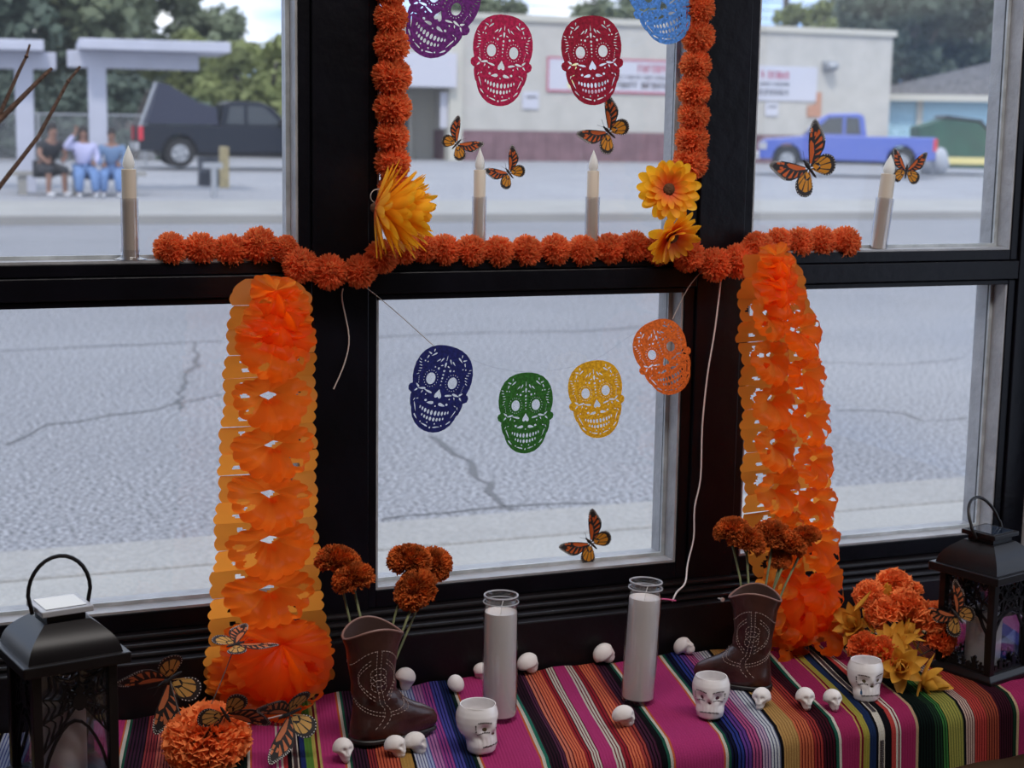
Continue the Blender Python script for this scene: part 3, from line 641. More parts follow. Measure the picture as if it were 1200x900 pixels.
SK = Rd(12.6)
def uof(x, y): return x*cos(SK) - y*sin(SK)
def ucoord(px, py):
    P = onZ(px, py, TZ)
    if P.y < 2.105: P = onY(px, py, 2.10); return uof(P.x, 2.10)
    return uof(P.x, P.y)
def srgb(h):
    c = [int(h[i:i+2], 16)/255 for i in (0, 2, 4)]; return tuple(x/12.92 if x < .04045 else ((x+.055)/1.055)**2.4 for x in c)
PK, OR, WH, GR, BK, PL, MA = 'c22a78', 'd8602c', 'd8cfc0', '1c5a48', '141218', '3e1c34', '7a1026'
SEQ = [  # (end px, py, kind, colours)
 (-300, 880, 'p', [PK]), (-240, 880, 'c', ['b03028', BK]), (-150, 880, 'p', [PK]), (-60, 880, 'c', ['22306a', BK]), (-25, 880, 'c', ['c8a060', BK]), (-5, 880, 'p', ['b09a50']), (-1, 880, 'p', [BK]), (34, 880, 'c', ['b9c2de', '4a5aa0']),
 (60, 880, 'c', ['c85a90', '6a3a90']), (80, 880, 'c', ['3a3c90', '181838']), (92, 880, 'c', [BK, '16302c']), (96, 880, 'p', [WH]), (141, 880, 'p', [PK]), (143, 880, 'p', [OR]), (147, 880, 'p', [WH]), (150, 880, 'p', [GR]), (170, 880, 'c', [PL, BK]), (184, 880, 'c', ['a03438', '501426']), (206, 880, 'c', ['dd6a58', '6a1828']),
 (222, 880, 'c', ['d0703c', '7a2a20']), (234, 880, 'p', ['c09a50']), (237, 880, 'p', [BK]), (252, 880, 'c', ['a8a048', '22402c']), (262, 880, 'c', ['2a6a40', BK]), (290, 880, 'c', ['10241e', '060808']), (293, 880, 'p', [WH]), (295, 880, 'p', [OR]), (323, 880, 'p', [PK]),
 (325.5, 880, 'p', [WH]), (328.5, 880, 'p', [PK]), (331, 880, 'p', [WH]), (336, 880, 'p', ['b82a30']), (341, 880, 'p', [BK]), (349, 880, 'w', [WH, BK]), (351, 880, 'p', [BK]), (357, 880, 'p', ['1c2c6a']), (366, 880, 'p', ['5a8a30']), (370, 880, 'p', ['c8b850']), (373, 880, 'p', [MA]), (376, 880, 'p', ['c8b060']), (402, 885, 'p', [PK]),
 (404.5, 885, 'p', [OR]), (408, 885, 'p', [WH]), (411, 885, 'p', [GR]), (430, 885, 'c', [PL, BK]), (440, 885, 'c', ['9a2a30', '3a0e1c']), (466, 885, 'c', ['e0623a', '7a1c1c']), (481, 888, 'p', ['c09040']), (484, 888, 'p', [BK]), (498, 888, 'c', ['cdd2e6', '5a6290']), (506, 888, 'c', ['a8b4de', '50509a']),
 (518, 888, 'c', ['c878b8', '6a3a80']), (530, 888, 'c', ['b04098', '3a2070']), (542, 888, 'c', ['4a4aa8', '1a1c50']), (553, 888, 'c', ['1c2c60', '0a0c20']), (557, 888, 'p', ['142c24']), (560.5, 888, 'p', [WH]), (563, 888, 'p', [OR]),
 (607, 840, 'p', [PK]), (609.3, 840, 'p', [OR]), (613.2, 840, 'p', [WH]), (617, 840, 'p', ['257a66']), (631, 840, 'c', ['321626', BK]), (637, 840, 'c', ['5c2848', '24101c']), (646, 840, 'c', ['e0785a', '6a1c24']), (660, 840, 'c', ['ee7448', '9a2420']), (667, 840, 'c', ['a81c2c', '4c0a1a']), (676.7, 840, 'c', [WH, '7a1830']),
 (692, 840, 'p', [PK]), (703, 840, 'c', [WH, '7a1830']), (711, 840, 'c', ['a81c2c', '5c0e1e']), (726, 840, 'c', ['ee7448', '9a2420']), (734, 840, 'c', ['b04038', '4a101c']), (746, 840, 'c', ['482038', '160a12']), (752, 840, 'p', [BK]), (755.5, 840, 'p', [GR]), (759, 840, 'p', [WH]), (761.5, 840, 'p', [OR]),
 (821, 840, 'p', [PK]), (823.3, 840, 'p', [OR]), (827, 840, 'p', [WH]), (830.5, 840, 'p', [GR]), (839, 840, 'c', ['14183a', '06070f']), (848, 840, 'c', ['2a3a90', '0c1030']), (857, 840, 'c', ['6a3a98', '2a1a50']), (869, 840, 'c', ['c0508a', '501c50']), (880, 840, 'c', ['c8a8c0', '5a4a80']), (892, 840, 'c', ['d4d8e0', '5a607c']), (896, 840, 'p', [BK]),
 (933, 860, 'c', ['c89a54', 'a07438']), (950, 860, 'c', ['d86a3c', '7a2018']), (961, 860, 'c', ['a8302c', '3c0c14']), (975, 860, 'c', ['441020', '10060a']), (978.5, 860, 'p', [GR]), (981.5, 860, 'p', [WH]), (1003.5, 860, 'p', ['a81c5a']), (1005.5, 860, 'p', ['c8a050']), (1008, 860, 'p', [MA]), (1015, 860, 'p', ['a89c34']), (1022.5, 860, 'p', ['1c3058']), (1025, 860, 'p', [BK]), (1032, 860, 'w', [WH, BK]),
 (1037, 840, 'p', [BK]), (1043, 840, 'p', ['c03a34']), (1046, 840, 'p', [WH]), (1048, 840, 'p', [MA]), (1050, 840, 'p', [WH]), (1069.5, 840, 'p', ['a81c5a']), (1072.5, 840, 'p', ['c0a078']), (1091, 840, 'c', ['0e1c18', '050707']), (1100, 840, 'c', ['1e3a26', '080c0a']), (1106, 840, 'c', ['3a7a38', '0c1c10']), (1124, 840, 'c', ['a09a40', '6a7030']), (1127, 840, 'p', [BK]),
 (1138, 840, 'c', ['c8a898', '4a1420']), (1152, 840, 'c', ['c03a30', '6a1418']), (1166, 840, 'c', ['a04428', '4a1418']), (1182, 840, 'c', ['3c1020', '12060a']), (1186, 840, 'p', ['14301e']), (1189, 840, 'p', ['c0a078']), (1240, 840, 'p', ['a81c5a']), (1243, 840, 'p', [WH]), (1262, 840, 'c', ['22306a', BK]), (1285, 840, 'c', ['3a4ab0', '22286a']), (1315, 840, 'c', ['c85aa0', '8a3a90']), (1345, 840, 'c', ['d8dcf0', '7a88c8']), (1500, 840, 'c', ['b9c2de', '4a5aa0']), (1700, 840, 'p', [PK])]
bands = []; u = ucoord(-340, 880)
for px, py, kd, cs in SEQ:
    u1 = ucoord(px, py)
    if u1 <= u+.0008: continue
    if kd == 'p': bands.append((u, u1, cs[0], 0))
    elif kd == 'w': bands.append((u, u1, cs[0], 1))
    else:
        n = max(1, round((u1-u)/.0050)); d = (u1-u)/n
        for k in range(n): bands.append((u+k*d, u+(k+.64)*d, cs[0], 0)); bands.append((u+(k+.64)*d, u+(k+1)*d, cs[1], 0))
    u = u1
def blanket():
    me = bpy.data.meshes.new('striped_blanket'); vs = []; fs = []; cols = []; uvs = []
    # profile: rows (kind, param): top from y=2.49 to 2.12, round edge, drop
    rows = []
    n = 34
    for i in range(n+1): rows.append((2.49-(2.49-2.12)*i/n, TZ+.006, 0))
    for i in range(1, 8): a = i/8*pi/2; rows.append((2.12-.03*sin(a), TZ+.006-.03+.03*cos(a), 0))
    for i in range(0, 9): rows.append((2.09-.004*i/8, TZ-.024-.0082*i, 0))
    edges = [bands[0][0]]+[b_[1] for b_ in bands]
    cuts = []
    for (a, b_, c, w_) in bands:
        k = max(1, int((b_-a)/.014))
        for j in range(k): cuts.append((a+(b_-a)*j/k, a+(b_-a)*(j+1)/k, c, w_))
    L = [c[0] for c in cuts]+[cuts[-1][1]]
    R_ = random.Random(5)
    for r_, (y, z, _) in enumerate(rows):
        for u_ in L:
            yy = max(y, 2.105); x = (u_+yy*sin(SK))/cos(SK)
            wav = .0022*sin(u_*31+yy*9)+.0016*sin(u_*83+1+yy*23)
            if y > 2.115: zz = z+max(-.004, wav*.9) + .002; yo = 0
            else:
                d = (TZ-z)/.15; zz = z+wav*max(0, 1-d*3); yo = -.010*d*(.5+.5*sin(u_*23+.4))-.004*sin(u_*57)*max(d, 0)
            if x > 2.0: zz += .0
            hem = 0
            vs.append((x, y+yo, zz))
    W = len(L)
    for r_ in range(len(rows)-1):
        for j, (a, b_, c, w_) in enumerate(cuts):
            fs.append((r_*W+j, (r_+1)*W+j, (r_+1)*W+j+1, r_*W+j+1)); cc = srgb(c); lm_ = sum(cc)/3; cols.append(tuple((q*.90+lm_*.10)*.62 for q in cc))
    me.from_pydata(vs, [], fs)
    ca = me.color_attributes.new('stripe', 'FLOAT_COLOR', 'CORNER')
    buf = []
    for c in cols: buf += [c[0], c[1], c[2], 1]*4
    ca.data.foreach_set('color', buf)
    uvl = me.uv_layers.new(name='UVMap'); lo = [0]*len(me.loops)
    me.loops.foreach_get('vertex_index', lo); ub = []
    cum = [0]
    for i in range(1, len(rows)): cum.append(cum[-1]+sqrt((rows[i][0]-rows[i-1][0])**2+(rows[i][1]-rows[i-1][1])**2))
    for vi in lo: ub += [L[vi % W], cum[vi//W]]
    uvl.data.foreach_set('uv', ub)
    me.polygons.foreach_set('use_smooth', [True]*len(me.polygons)); return me
m = bpy.data.materials.new('serape_weave'); m.use_nodes = True; n = m.node_tree.nodes; L = m.node_tree.links; bb = n['Principled BSDF']
at = n.new('ShaderNodeAttribute'); at.attribute_name = 'stripe'; uv = n.new('ShaderNodeTexCoord')
mpn = n.new('ShaderNodeMapping'); mpn.inputs['Scale'].default_value = (1100, 420, 1); vz = n.new('ShaderNodeTexNoise'); vz.inputs['Scale'].default_value = 1
L.new(uv.outputs['UV'], mpn.inputs[0]); L.new(mpn.outputs[0], vz.inputs[0])
rr = n.new('ShaderNodeMapRange'); rr.inputs['From Min'].default_value = .3; rr.inputs['From Max'].default_value = .7; rr.inputs['To Min'].default_value = .72; rr.inputs['To Max'].default_value = 1.12
L.new(vz.outputs[0], rr.inputs[0]); mx = n.new('ShaderNodeVectorMath'); mx.operation = 'MULTIPLY'; L.new(at.outputs['Color'], mx.inputs[0]); L.new(rr.outputs[0], mx.inputs[1]); L.new(mx.outputs[0], bb.inputs['Base Color'])
bb.inputs['Roughness'].default_value = .92; bb.inputs['Specular IOR Level'].default_value = .04
wv = n.new('ShaderNodeTexWave'); wv.bands_direction = 'X'; wv.inputs['Scale'].default_value = 1; mp2 = n.new('ShaderNodeMapping'); mp2.inputs['Scale'].default_value = (64, 1, 1)
L.new(uv.outputs['UV'], mp2.inputs[0]); L.new(mp2.outputs[0], wv.inputs[0]); bp = n.new('ShaderNodeBump'); bp.inputs['Strength'].default_value = .35; bp.inputs['Distance'].default_value = .002; L.new(wv.outputs[1], bp.inputs['Height'])
bp2 = n.new('ShaderNodeBump'); bp2.inputs['Strength'].default_value = .3; bp2.inputs['Distance'].default_value = .001; L.new(vz.outputs[0], bp2.inputs['Height']); L.new(bp.outputs[0], bp2.inputs['Normal']); L.new(bp2.outputs[0], bb.inputs['Normal'])
bk = tag(link('striped_blanket', blanket()), 'bright serape blanket with pink, red, blue and green stripes over the bench', 'blanket'); bk.data.materials.append(m)
# ladder pattern of the two black and white bands
b = MB()
for (a, c, _, w_) in bands:
    if not w_: continue
    for k in range(150):
        y = 2.485-k*.0026
        if y < 2.118: break
        x = ((a+c)/2+y*sin(SK))/cos(SK); b.M = Mx.Translation((x, y, TZ+.0085+.0022*sin((a+c)/2*31+y*9)*.9+.0016*sin((a+c)/2*83+1+y*23)*.9)) @ Mx.Rotation(-SK, 4, 'Z')
        wd = (c-a)*.30; b.box((-wd, -.0006, 0), (wd, .0006, .0008))
    b.M = Mx.Identity(4); um = (a+c)/2; x = (um+2.105*sin(SK))/cos(SK)
    for k in range(22):
        z = TZ-.030-k*.0026; f_ = (TZ-.024-z)/.0656; d = (TZ-z)/.15; y = 2.09-.004*f_-.010*d*(.5+.5*sin(um*23+.4))-.004*sin(um*57)*d; wd = (c-a)*.30
        b.box((x-wd, y-.0012, z), (x+wd, y-.0002, z+.0013))
b.M = Mx.Identity(4); tag(b.build('ladder_weave', M['ink'], bk, False), kind='stuff')
ZT = TZ+.009     # where things stand on the blanket
exec_rest = True

# ------------------------------------------------------------------ pompom garlands
def pom_mesh(seed, n=900, r=.0245):
    r_ = random.Random(seed); b = MB(); b.ball((0, 0, 0), r*.72, 14, 9)
    for i in range(n):
        z = 1-2*(i+.5)/n; a = i*2.39996+seed; q = sqrt(1-z*z); d = V((q*cos(a), q*sin(a), z))
        d = (d+V((r_.gauss(0, .1), r_.gauss(0, .1), r_.gauss(0, .1)))).normalized(); L_ = r*r_.uniform(.86, 1.06)
        t = d.cross(V((r_.gauss(0, 1), r_.gauss(0, 1), r_.gauss(0, 1)))).normalized(); s = d.cross(t)
        w1 = .0013*r_.uniform(.7, 1.4)
        b.add([d*r*.6+t*w1, d*r*.6-t*w1, d*L_*.93-t*w1*.9+s*w1, d*L_+s*w1*.4, d*L_*.93+t*w1*.9], [(0, 1, 2, 3, 4)])
    return b.mesh('pompom', M['orange_pom'], False)
POM = [pom_mesh(s) for s in (1, 2, 3)]
def pom_garland(pts, label, ends=True):
    P = [onY(x, y, Y) for (x, y, Y, s) in pts]; o = P[0]
    t = thing('pompom_garland', o, label, 'garland')
    MB().tube([p-o for p in P], .0012, 6).build('string', M['thread'], t)
    for i, (p, q) in enumerate(zip(P, pts)):
        c = link('pompom', POM[i % 3], t); c.location = p-o; c.rotation_euler = (rnd.uniform(0, 6), rnd.uniform(0, 6), rnd.uniform(0, 6))
        D = (p-CO).dot(CF); c.scale = (q[3]*1.17/F*D/.0245,)*3
    return t
YG = 2.535
pom_garland([(200, 292, 2.582, 18), (235, 292, 2.582, 18), (270, 294, 2.582, 18), (304, 288, 2.580, 20), (334, 292, 2.56, 15), (352, 311, YG, 19), (386, 319, YG, 19), (422, 318, YG, 18), (447, 301, YG, 18), (473, 291, 2.56, 17), (497, 291, 2.57, 16),
   (521, 293, 2.575, 17), (552, 294, 2.575, 17), (584, 295, 2.575, 17), (617, 294, 2.575, 17), (650, 293, 2.575, 17), (682, 294, 2.575, 17), (714, 292, 2.575, 17), (742, 289, 2.575, 17), (772, 292, 2.56, 17), (806, 299, YG, 18), (838, 310, YG, 18), (866, 306, YG, 19), (888, 290, YG, 17), (912, 283, 2.582, 15), (937, 284, 2.582, 16), (962, 283, 2.582, 16), (990, 284, 2.582, 17)],
   'long orange pompom garland running left to right along the middle rail of the window')
pom_garland([(459, -44, 2.55, 18), (458, -12, 2.55, 18), (458, 20, 2.55, 18), (459, 53, 2.55, 19), (459, 89, 2.55, 21), (460, 126, 2.55, 20), (459, 160, 2.55, 18), (460, 191, 2.55, 19), (463, 219, 2.55, 18)],
   'orange pompom garland hanging straight down at the left of the centre pane')
pom_garland([(822, -54, 2.55, 17), (821, -22, 2.55, 17), (819, 10, 2.55, 17), (818, 43, 2.55, 18), (815, 76, 2.55, 17), (813, 106, 2.55, 18), (813, 135, 2.55, 17), (811, 163, 2.55, 18), (809, 190, 2.55, 19)],
   'orange pompom garland hanging straight down at the right of the centre pane')

# ------------------------------------------------------------------ silk flowers with separate petals
def petal(L, W, cup, mm, curl=.3, tip=.5, nu=5, nv=8, name='petal', rnded=False):
    b = MB(); rings = []
    for i in range(nv+1):
        v = sin(pi/2*i/nv) if rnded else i/nv; wd = W*.5*max(.05, min(1, v/.5)**.6*sqrt(max(0, 1-max(0, (v-.62)/.38)**2))) if rnded else W*(sin(pi*min(1, v**tip))**.75 if 0 < v < 1 else .06)*.5; row = []
        for k in range(nu):
            u_ = -1+2*k/(nu-1); row.append((u_*wd, v*L, cup*L*v*v+curl*wd*u_*u_+.012*L*sin(6*u_)))
        rings.append(row)
    b.loft(rings, closed=False); return b.mesh(name, mm)
def daisy(px, py, Y, R, normal, label, rings=((17, 1, .12), (16, .86, .32), (12, .6, .7)), mm=None):
    c = onY(px, py, Y); t = thing('yellow_daisy', c, label, 'flower'); nv_ = V(normal).normalized(); t.rotation_mode = 'QUATERNION'; t.rotation_quaternion = nv_.to_track_quat('Z', 'Y')
    r_ = random.Random(int(px))
    for j, (n, s, cup, tilt) in enumerate([(q+(0,))[:4] for q in rings]):
        me = petal(R*s, R*s*(.36 if R < .08 else .21), cup, M['yellow'], .30, .85, rnded=True)
        for k in range(n):
            a = 2*pi*(k+.5*j)/n+r_.uniform(-.1, .1); o = link('petal', me, t); o.rotation_euler = (tilt+r_.uniform(-.16, .12), 0, a); o.location = (0, 0, .003*j); o.scale = (1, r_.uniform(.85, 1.05), 1)
    q_ = .2 if R < .08 else .10; MB().ball((0, 0, .006), (R*q_, R*q_, R*.12), 14, 8).build('flower_disc', M['disc'], t); return t
daisy(783, 222, 2.50, .057, (-.25, -1, .05), 'yellow orange daisy with dark centre facing the room, upper one right of centre pane')
daisy(786, 276, 2.50, .060, (.25, -.6, -.5), 'yellow orange daisy drooping below the dark centred one, right of centre pane')
daisy(438, 243, 2.49, .098, (.80, -.30, -.12), 'yellow orange daisy seen from the side at the left end of the centre pane', ((26, .85, .05, .30), (26, .95, .05, .55), (24, 1, .05, .80), (20, 1, .03, 1.05), (12, .95, .0, 1.3)))
p = onY(442, 230, 2.50); b = MB(); b.tube([(cos(a*pi/12)*.011, 0, sin(a*pi/12)*.011) for a in range(25)], .0009, 6, False)
tag(b.build('plastic_ring', M['thread'], loc=p), 'small clear plastic ring beside the daisy at left of centre pane', 'ring')

# ------------------------------------------------------------------ tissue paper towers
def slit(x, z, L_, a):   # leaf shaped test
    def f(px, pz):
        dx, dz = px-x, pz-z; u_ = dx*cos(a)+dz*sin(a); v_ = -dx*sin(a)+dz*cos(a)
        return abs(u_) < L_ and abs(v_) < .36*L_*(1-(u_/L_)**2)
    return f
def scallop_leaf(name, parent, x0fn, x1fn, zt, zb_, yfn, holes=(), nx=44, nz=12, scal=0, amp=.004, bottom=None, seed=0):
    # sheet between left and right outlines; optional scalloped bottom; holes cut through
    vs = []; fs = []; r_ = random.Random(seed)
    for i in range(nz+1):
        v = i/nz
        for k in range(nx+1):
            u_ = k/nx; z = zt+(zb_-zt)*v
            xl, xr = x0fn(v), x1fn(v); x = xl+(xr-xl)*u_
            if bottom: z -= bottom(u_)*v
            y = yfn(u_, v); vs.append((x, y, z))
    for i in range(nz):
        for k in range(nx):
            a = i*(nx+1)+k; q = [vs[j] for j in (a, a+1, a+nx+2, a+nx+1)]
            cx = sum(p[0] for p in q)/4; cz = sum(p[2] for p in q)/4
            if any(h_(cx, cz) for h_ in holes): continue
            fs.append((a, a+1, a+nx+2, a+nx+1))
    b = MB(); b.add(vs, fs); return b.build(name, M['paper'], parent, True, angle=75)
def lobe(t, c, a, up, dn, r_, yaw=0, name='drooping_leaf', hole=1, fwd=.034, nsc=9, roll=None):
    n = 108; m_ = 14; ph = r_.uniform(0, 6); roll = r_.uniform(-.22, .16) if roll is None else roll; rings = []; fs = []; vs = []
    hx, hz = r_.uniform(-.004, .004), r_.uniform(.0, .005); cr = [r_.uniform(0, 2*pi) for _ in range(5)]; ca = [r_.uniform(-.009, .009) for _ in range(5)]
    slits = [(r_.uniform(.55, .72), r_.choice((-2.7, -2.3, -.85, -.45, .2, 2.9))+r_.uniform(-.2, .2)) for _ in range(3)]
    for j in range(m_+1):
        f = j/m_
        for k in range(n):
            th = 2*pi*k/n; ct, st_ = cos(th), sin(th); sh = 1+.085*(abs(sin(nsc*th))-.3)*f**2
            bz = (up if st_ > 0 else dn)*abs(st_)**.9*(1 if st_ > 0 else -1); bx_ = a*ct*(1-.12*max(0, -st_))
            h0 = hole*.15/(abs(ct)*.62+abs(st_)*.95+.04*abs(cos(3*th+ph))); r0 = h0+(1-h0)*f
            x = hx*(1-f)+bx_*r0*sh; z = hz*(1-f)+bz*r0*sh+.010*(1-abs(ct))*(f**3)*(-1 if st_ > 0 else 0)
            y = -fwd*sin(pi*min(1, f*.8))*(.55+.45*max(0, -st_+.3))-.014*f*max(0, -st_)
            for q in range(5):
                d = abs(((th-cr[q]+pi) % (2*pi))-pi); y += ca[q]*max(0, 1-d/.42)*sin(pi*f**.8)*1.6
            y += .0016*sin(nsc*2*th+ph)*f**3+.006*abs(ct)*f+.011*(abs(((th*6/(2*pi)+ph) % 1)-.5)*2-.5)*f**.7
            xr_, zr_ = x*cos(roll)-z*sin(roll), x*sin(roll)+z*cos(roll)
            vs.append((c[0]+xr_, c[1]+y+.4*yaw*x, c[2]+zr_))
    for j in range(m_):
        for k in range(n):
            th = 2*pi*(k+.5)/n; f = (j+.5)/m_; sk = False
            for (fr_, ta) in slits:
                d = ((th-ta+pi) % (2*pi))-pi
                if abs(f-fr_) < .20 and abs(d) < .13*(1-((f-fr_)/.20)**2): sk = True
            if sk: continue
            fs.append((j*n+k, j*n+(k+1) % n, (j+1)*n+(k+1) % n, (j+1)*n+k))
    b = MB(); b.add(vs, fs); o = b.build(name, M['paper'], t, True, angle=14)
    if hole:
        b = MB(); q0 = r_.uniform(-.4, .4)
        for s_ in (-1, 1):
            w_ = a*.20; P_ = [[(c[0]+s_*w_*(.2+.35*k)+.3*w_*q0, c[1]-.016+.012*((k+j) % 2)+.006*j, c[2]-up*.05-dn*(.12+.16*j)-r_.uniform(0, .003)) for k in range(4)] for j in range(3)]
            b.loft(P_, closed=False)
        b.build('inner_fold', M['paper'], t, False)
    return o
def tower(base, outline, label, seed, yaw, lobe_side, Ybase=2.43):
    """outline: list of (py, pxl, pxr); built in metres on the plane Y=Ybase"""
    r_ = random.Random(seed); pts = [(onY(a, y, Ybase), onY(c, y, Ybase)) for y, a, c in outline]
    t = thing('paper_garland', (sum(((p[0].x+p[1].x)/2) for p in pts[-1:]), Ybase, pts[-1][0].z), label, 'garland'); O_ = t.location.copy()
    def ed(z, s):
        for i in range(len(pts)-1):
            za, zb2 = pts[i][s].z, pts[i+1][s].z
            if zb2 <= z <= za: f = (za-z)/(za-zb2); return pts[i][s].x*(1-f)+pts[i+1][s].x*f-O_.x
        return (pts[0] if z > pts[0][s].z else pts[-1])[s].x-O_.x
    ztop = pts[0][0].z; zbot = pts[-1][0].z; z = ztop; i = 0; H = .0385
    while z-H > zbot-.002:
        zt, zb_ = z, z-H; zl = ztop-z
        sc = lambda zz: .0048*abs(sin(pi*(ztop-zz)/(H/2)))
        xl = lambda v, zt=zt, zb_=zb_: ed(zt+(zb_-zt)*v, 0)-sc(zt+(zb_-zt)*v)+.004+.002*((i*7) % 3)
        xr = lambda v, zt=zt, zb_=zb_: ed(zt+(zb_-zt)*v, 1)+sc(zt+(zb_-zt)*v)-.004
        s = 1 if i % 2 else -1; ph = r_.uniform(0, 6)
        def yf(u_, v, s=s, ph=ph): return .016*(v-.5)*s*2*.6+.004*sin(5*u_+ph)+.02*(u_-.5)*yaw + .03
        cx = (ed(z-H/2, 0)+ed(z-H/2, 1))/2; W = ed(z-H/2, 1)-ed(z-H/2, 0); zc = z-O_.z
        holes = []
        if i > 1:
            zz = z if i % 2 == 0 else z-H
            a_ = r_.uniform(-.4, .5); jx = r_.uniform(-.008, .008)
            def cen(px, pz, zz=zz-O_.z, cx=cx+jx, a_=a_): 
                dx, dz = px-cx, pz-zz; u_ = dx*cos(a_)+dz*sin(a_); v_ = -dx*sin(a_)+dz*cos(a_); return abs(u_)/.021+abs(v_)/.0105 < 1
            holes.append(cen) if 0 else None
            if i % 2 == 0 or lobe_side:
                hh = [(cx-.006, zc-H*.55)] if not lobe_side else ([(cx-W*.19-.008, zc-H*.55)] if i % 2 == 0 else [(cx+W*.19-.008, zc-H*.35)])
                for (hx_, hz_) in hh: holes.append(lambda px, pz, hx_=hx_, hz_=hz_: abs(px-hx_+.2*(pz-hz_))/.026+abs(pz-hz_)/.015 < 1)
            for s2 in (-1, 1):
                for q in range(2):
                    holes.append(slit(cx+s2*W*(.25+.03*q)+r_.uniform(-.004, .004), zc-H*(.28+.4*q), .0095, .2*s2+r_.uniform(-.25, .25)))
        scallop_leaf('accordion_panel', t, xl, xr, zt-O_.z, zb_-O_.z, yf, holes, nx=60, nz=12)
        # front lobes every second panel
        if i % 2 == 0 and i > 0:
            for side in ((0,) if lobe_side == 0 else (-1, 1)):
                zc_ = z-O_.z-H*(.55 if side <= 0 else 1.35); cl = cx+(side*W*.19-.008 if lobe_side else -.006)+r_.uniform(-.003, .003)
                Wl = W*(.40 if lobe_side == 0 else .31)
                lobe(t, (cl, -.010-(.012 if side > 0 else 0), zc_), Wl, H*.95, H*(1.30 if lobe_side == 0 else 1.15), r_, yaw)
        z -= H; i += 1
    return t, pts, O_
tw1, p1_, o1 = tower(None, [(330, 292, 352), (345, 275, 370), (400, 268, 375), (500, 262, 377), (600, 257, 378), (690, 251, 381), (750, 246, 392), (800, 243, 398), (836, 250, 390)], 'tall orange tissue paper garland at the left, its foot on the blanket', 3, 0, 0, 2.43)
tw2, p2_, o2 = tower(None, [(300, 880, 948), (340, 872, 962), (380, 870, 968), (450, 872, 975), (550, 874, 984), (650, 880, 992), (700, 892, 994), (740, 900, 988), (775, 905, 975)], 'tall orange tissue paper garland at the right, behind the right hand boot', 9, 1.2, 1, 2.43)
# bottom discs resting on the blanket, and the gathered tops
def disc_leaf(t, c, a, bdeep, n_sc, drop, mm='paper', seed=1, name='base_leaf'):
    b = MB(); n = 96; r_ = random.Random(seed); rings = []; ph = r_.uniform(0, 6)
    for j in range(10):
        f = j/9; row = []
        for k in range(n):
            th = 2*pi*k/n; sc = 1+.05*abs(sin(n_sc*th/2))*(f**3); 
            row.append((c[0]+a*f*sc*cos(th), c[1]+bdeep*f*sc*sin(th), c[2]-drop*f**2.2+.006*f*sin(3*th+ph)*(1-.6*f)))
        rings.append(row)
    b.loft(rings, False, False); return b.build(name, M[mm], t, True, angle=80)
R5 = random.Random(21)
for (t, o, px, py, aw, zz) in ((tw1, o1, 320, 838, .100, .052), (tw2, o2, 943, 770, .066, .048)):
    c = onZ(px, py, ZT); cx = c.x-o.x; z0_ = ZT-o.z
    for k in range(6):
        lobe(t, (cx+R5.uniform(-.01, .01)*(k > 0), .024-.012*k, z0_+zz+.014*k), aw*(1-.045*k), .045, zz+.014*k-.004-.009*k, R5, 0, 'base_leaf', 0, .020, 10, R5.uniform(-.05, .05))
for (t, o, px, py, w_) in ((tw1, o1, 322, 340, .052), (tw2, o2, 908, 300, .044)):
    c = onY(px, py, 2.44)-o
    for k in range(4): lobe(t, (c.x+R5.uniform(-.006, .006), c.y-.006*k, c.z-.022*k), w_*(.72+.16*k), .030, .040, R5, 0, 'top_leaf', 0, .02, 7)

# ------------------------------------------------------------------ felt skulls with cut-outs
def tear(x, y, L_, W, a, n=10):
    P = []
    for k in range(n):
        th = 2*pi*k/n; u_ = cos(th); v_ = sin(th); w_ = W*.5*v_*(1-.55*u_)/1.2; l_ = L_*.5*u_
        P.append((x+l_*cos(a)-w_*sin(a), y+l_*sin(a)+w_*cos(a)))
    return P
def ell(x, y, rx, ry, n=14): return [(x+rx*cos(2*pi*k/n), y+ry*sin(2*pi*k/n)) for k in range(n)]
def skull_outline():
    R_ = [(0, 0), (35, 2), (70, 10), (105, 27), (135, 55), (155, 90), (167, 130), (171, 175), (168, 210), (160, 240), (158, 250), (170, 256), (176, 270), (172, 290), (160, 300), (151, 304), (153, 320), (149, 345), (141, 372), (132, 385), (126, 408), (112, 440), (88, 470), (58, 492), (28, 502), (0, 505)]
    return [(x, -y) for x, y in R_]+[(-x, -y) for x, y in R_[-2:0:-1]]
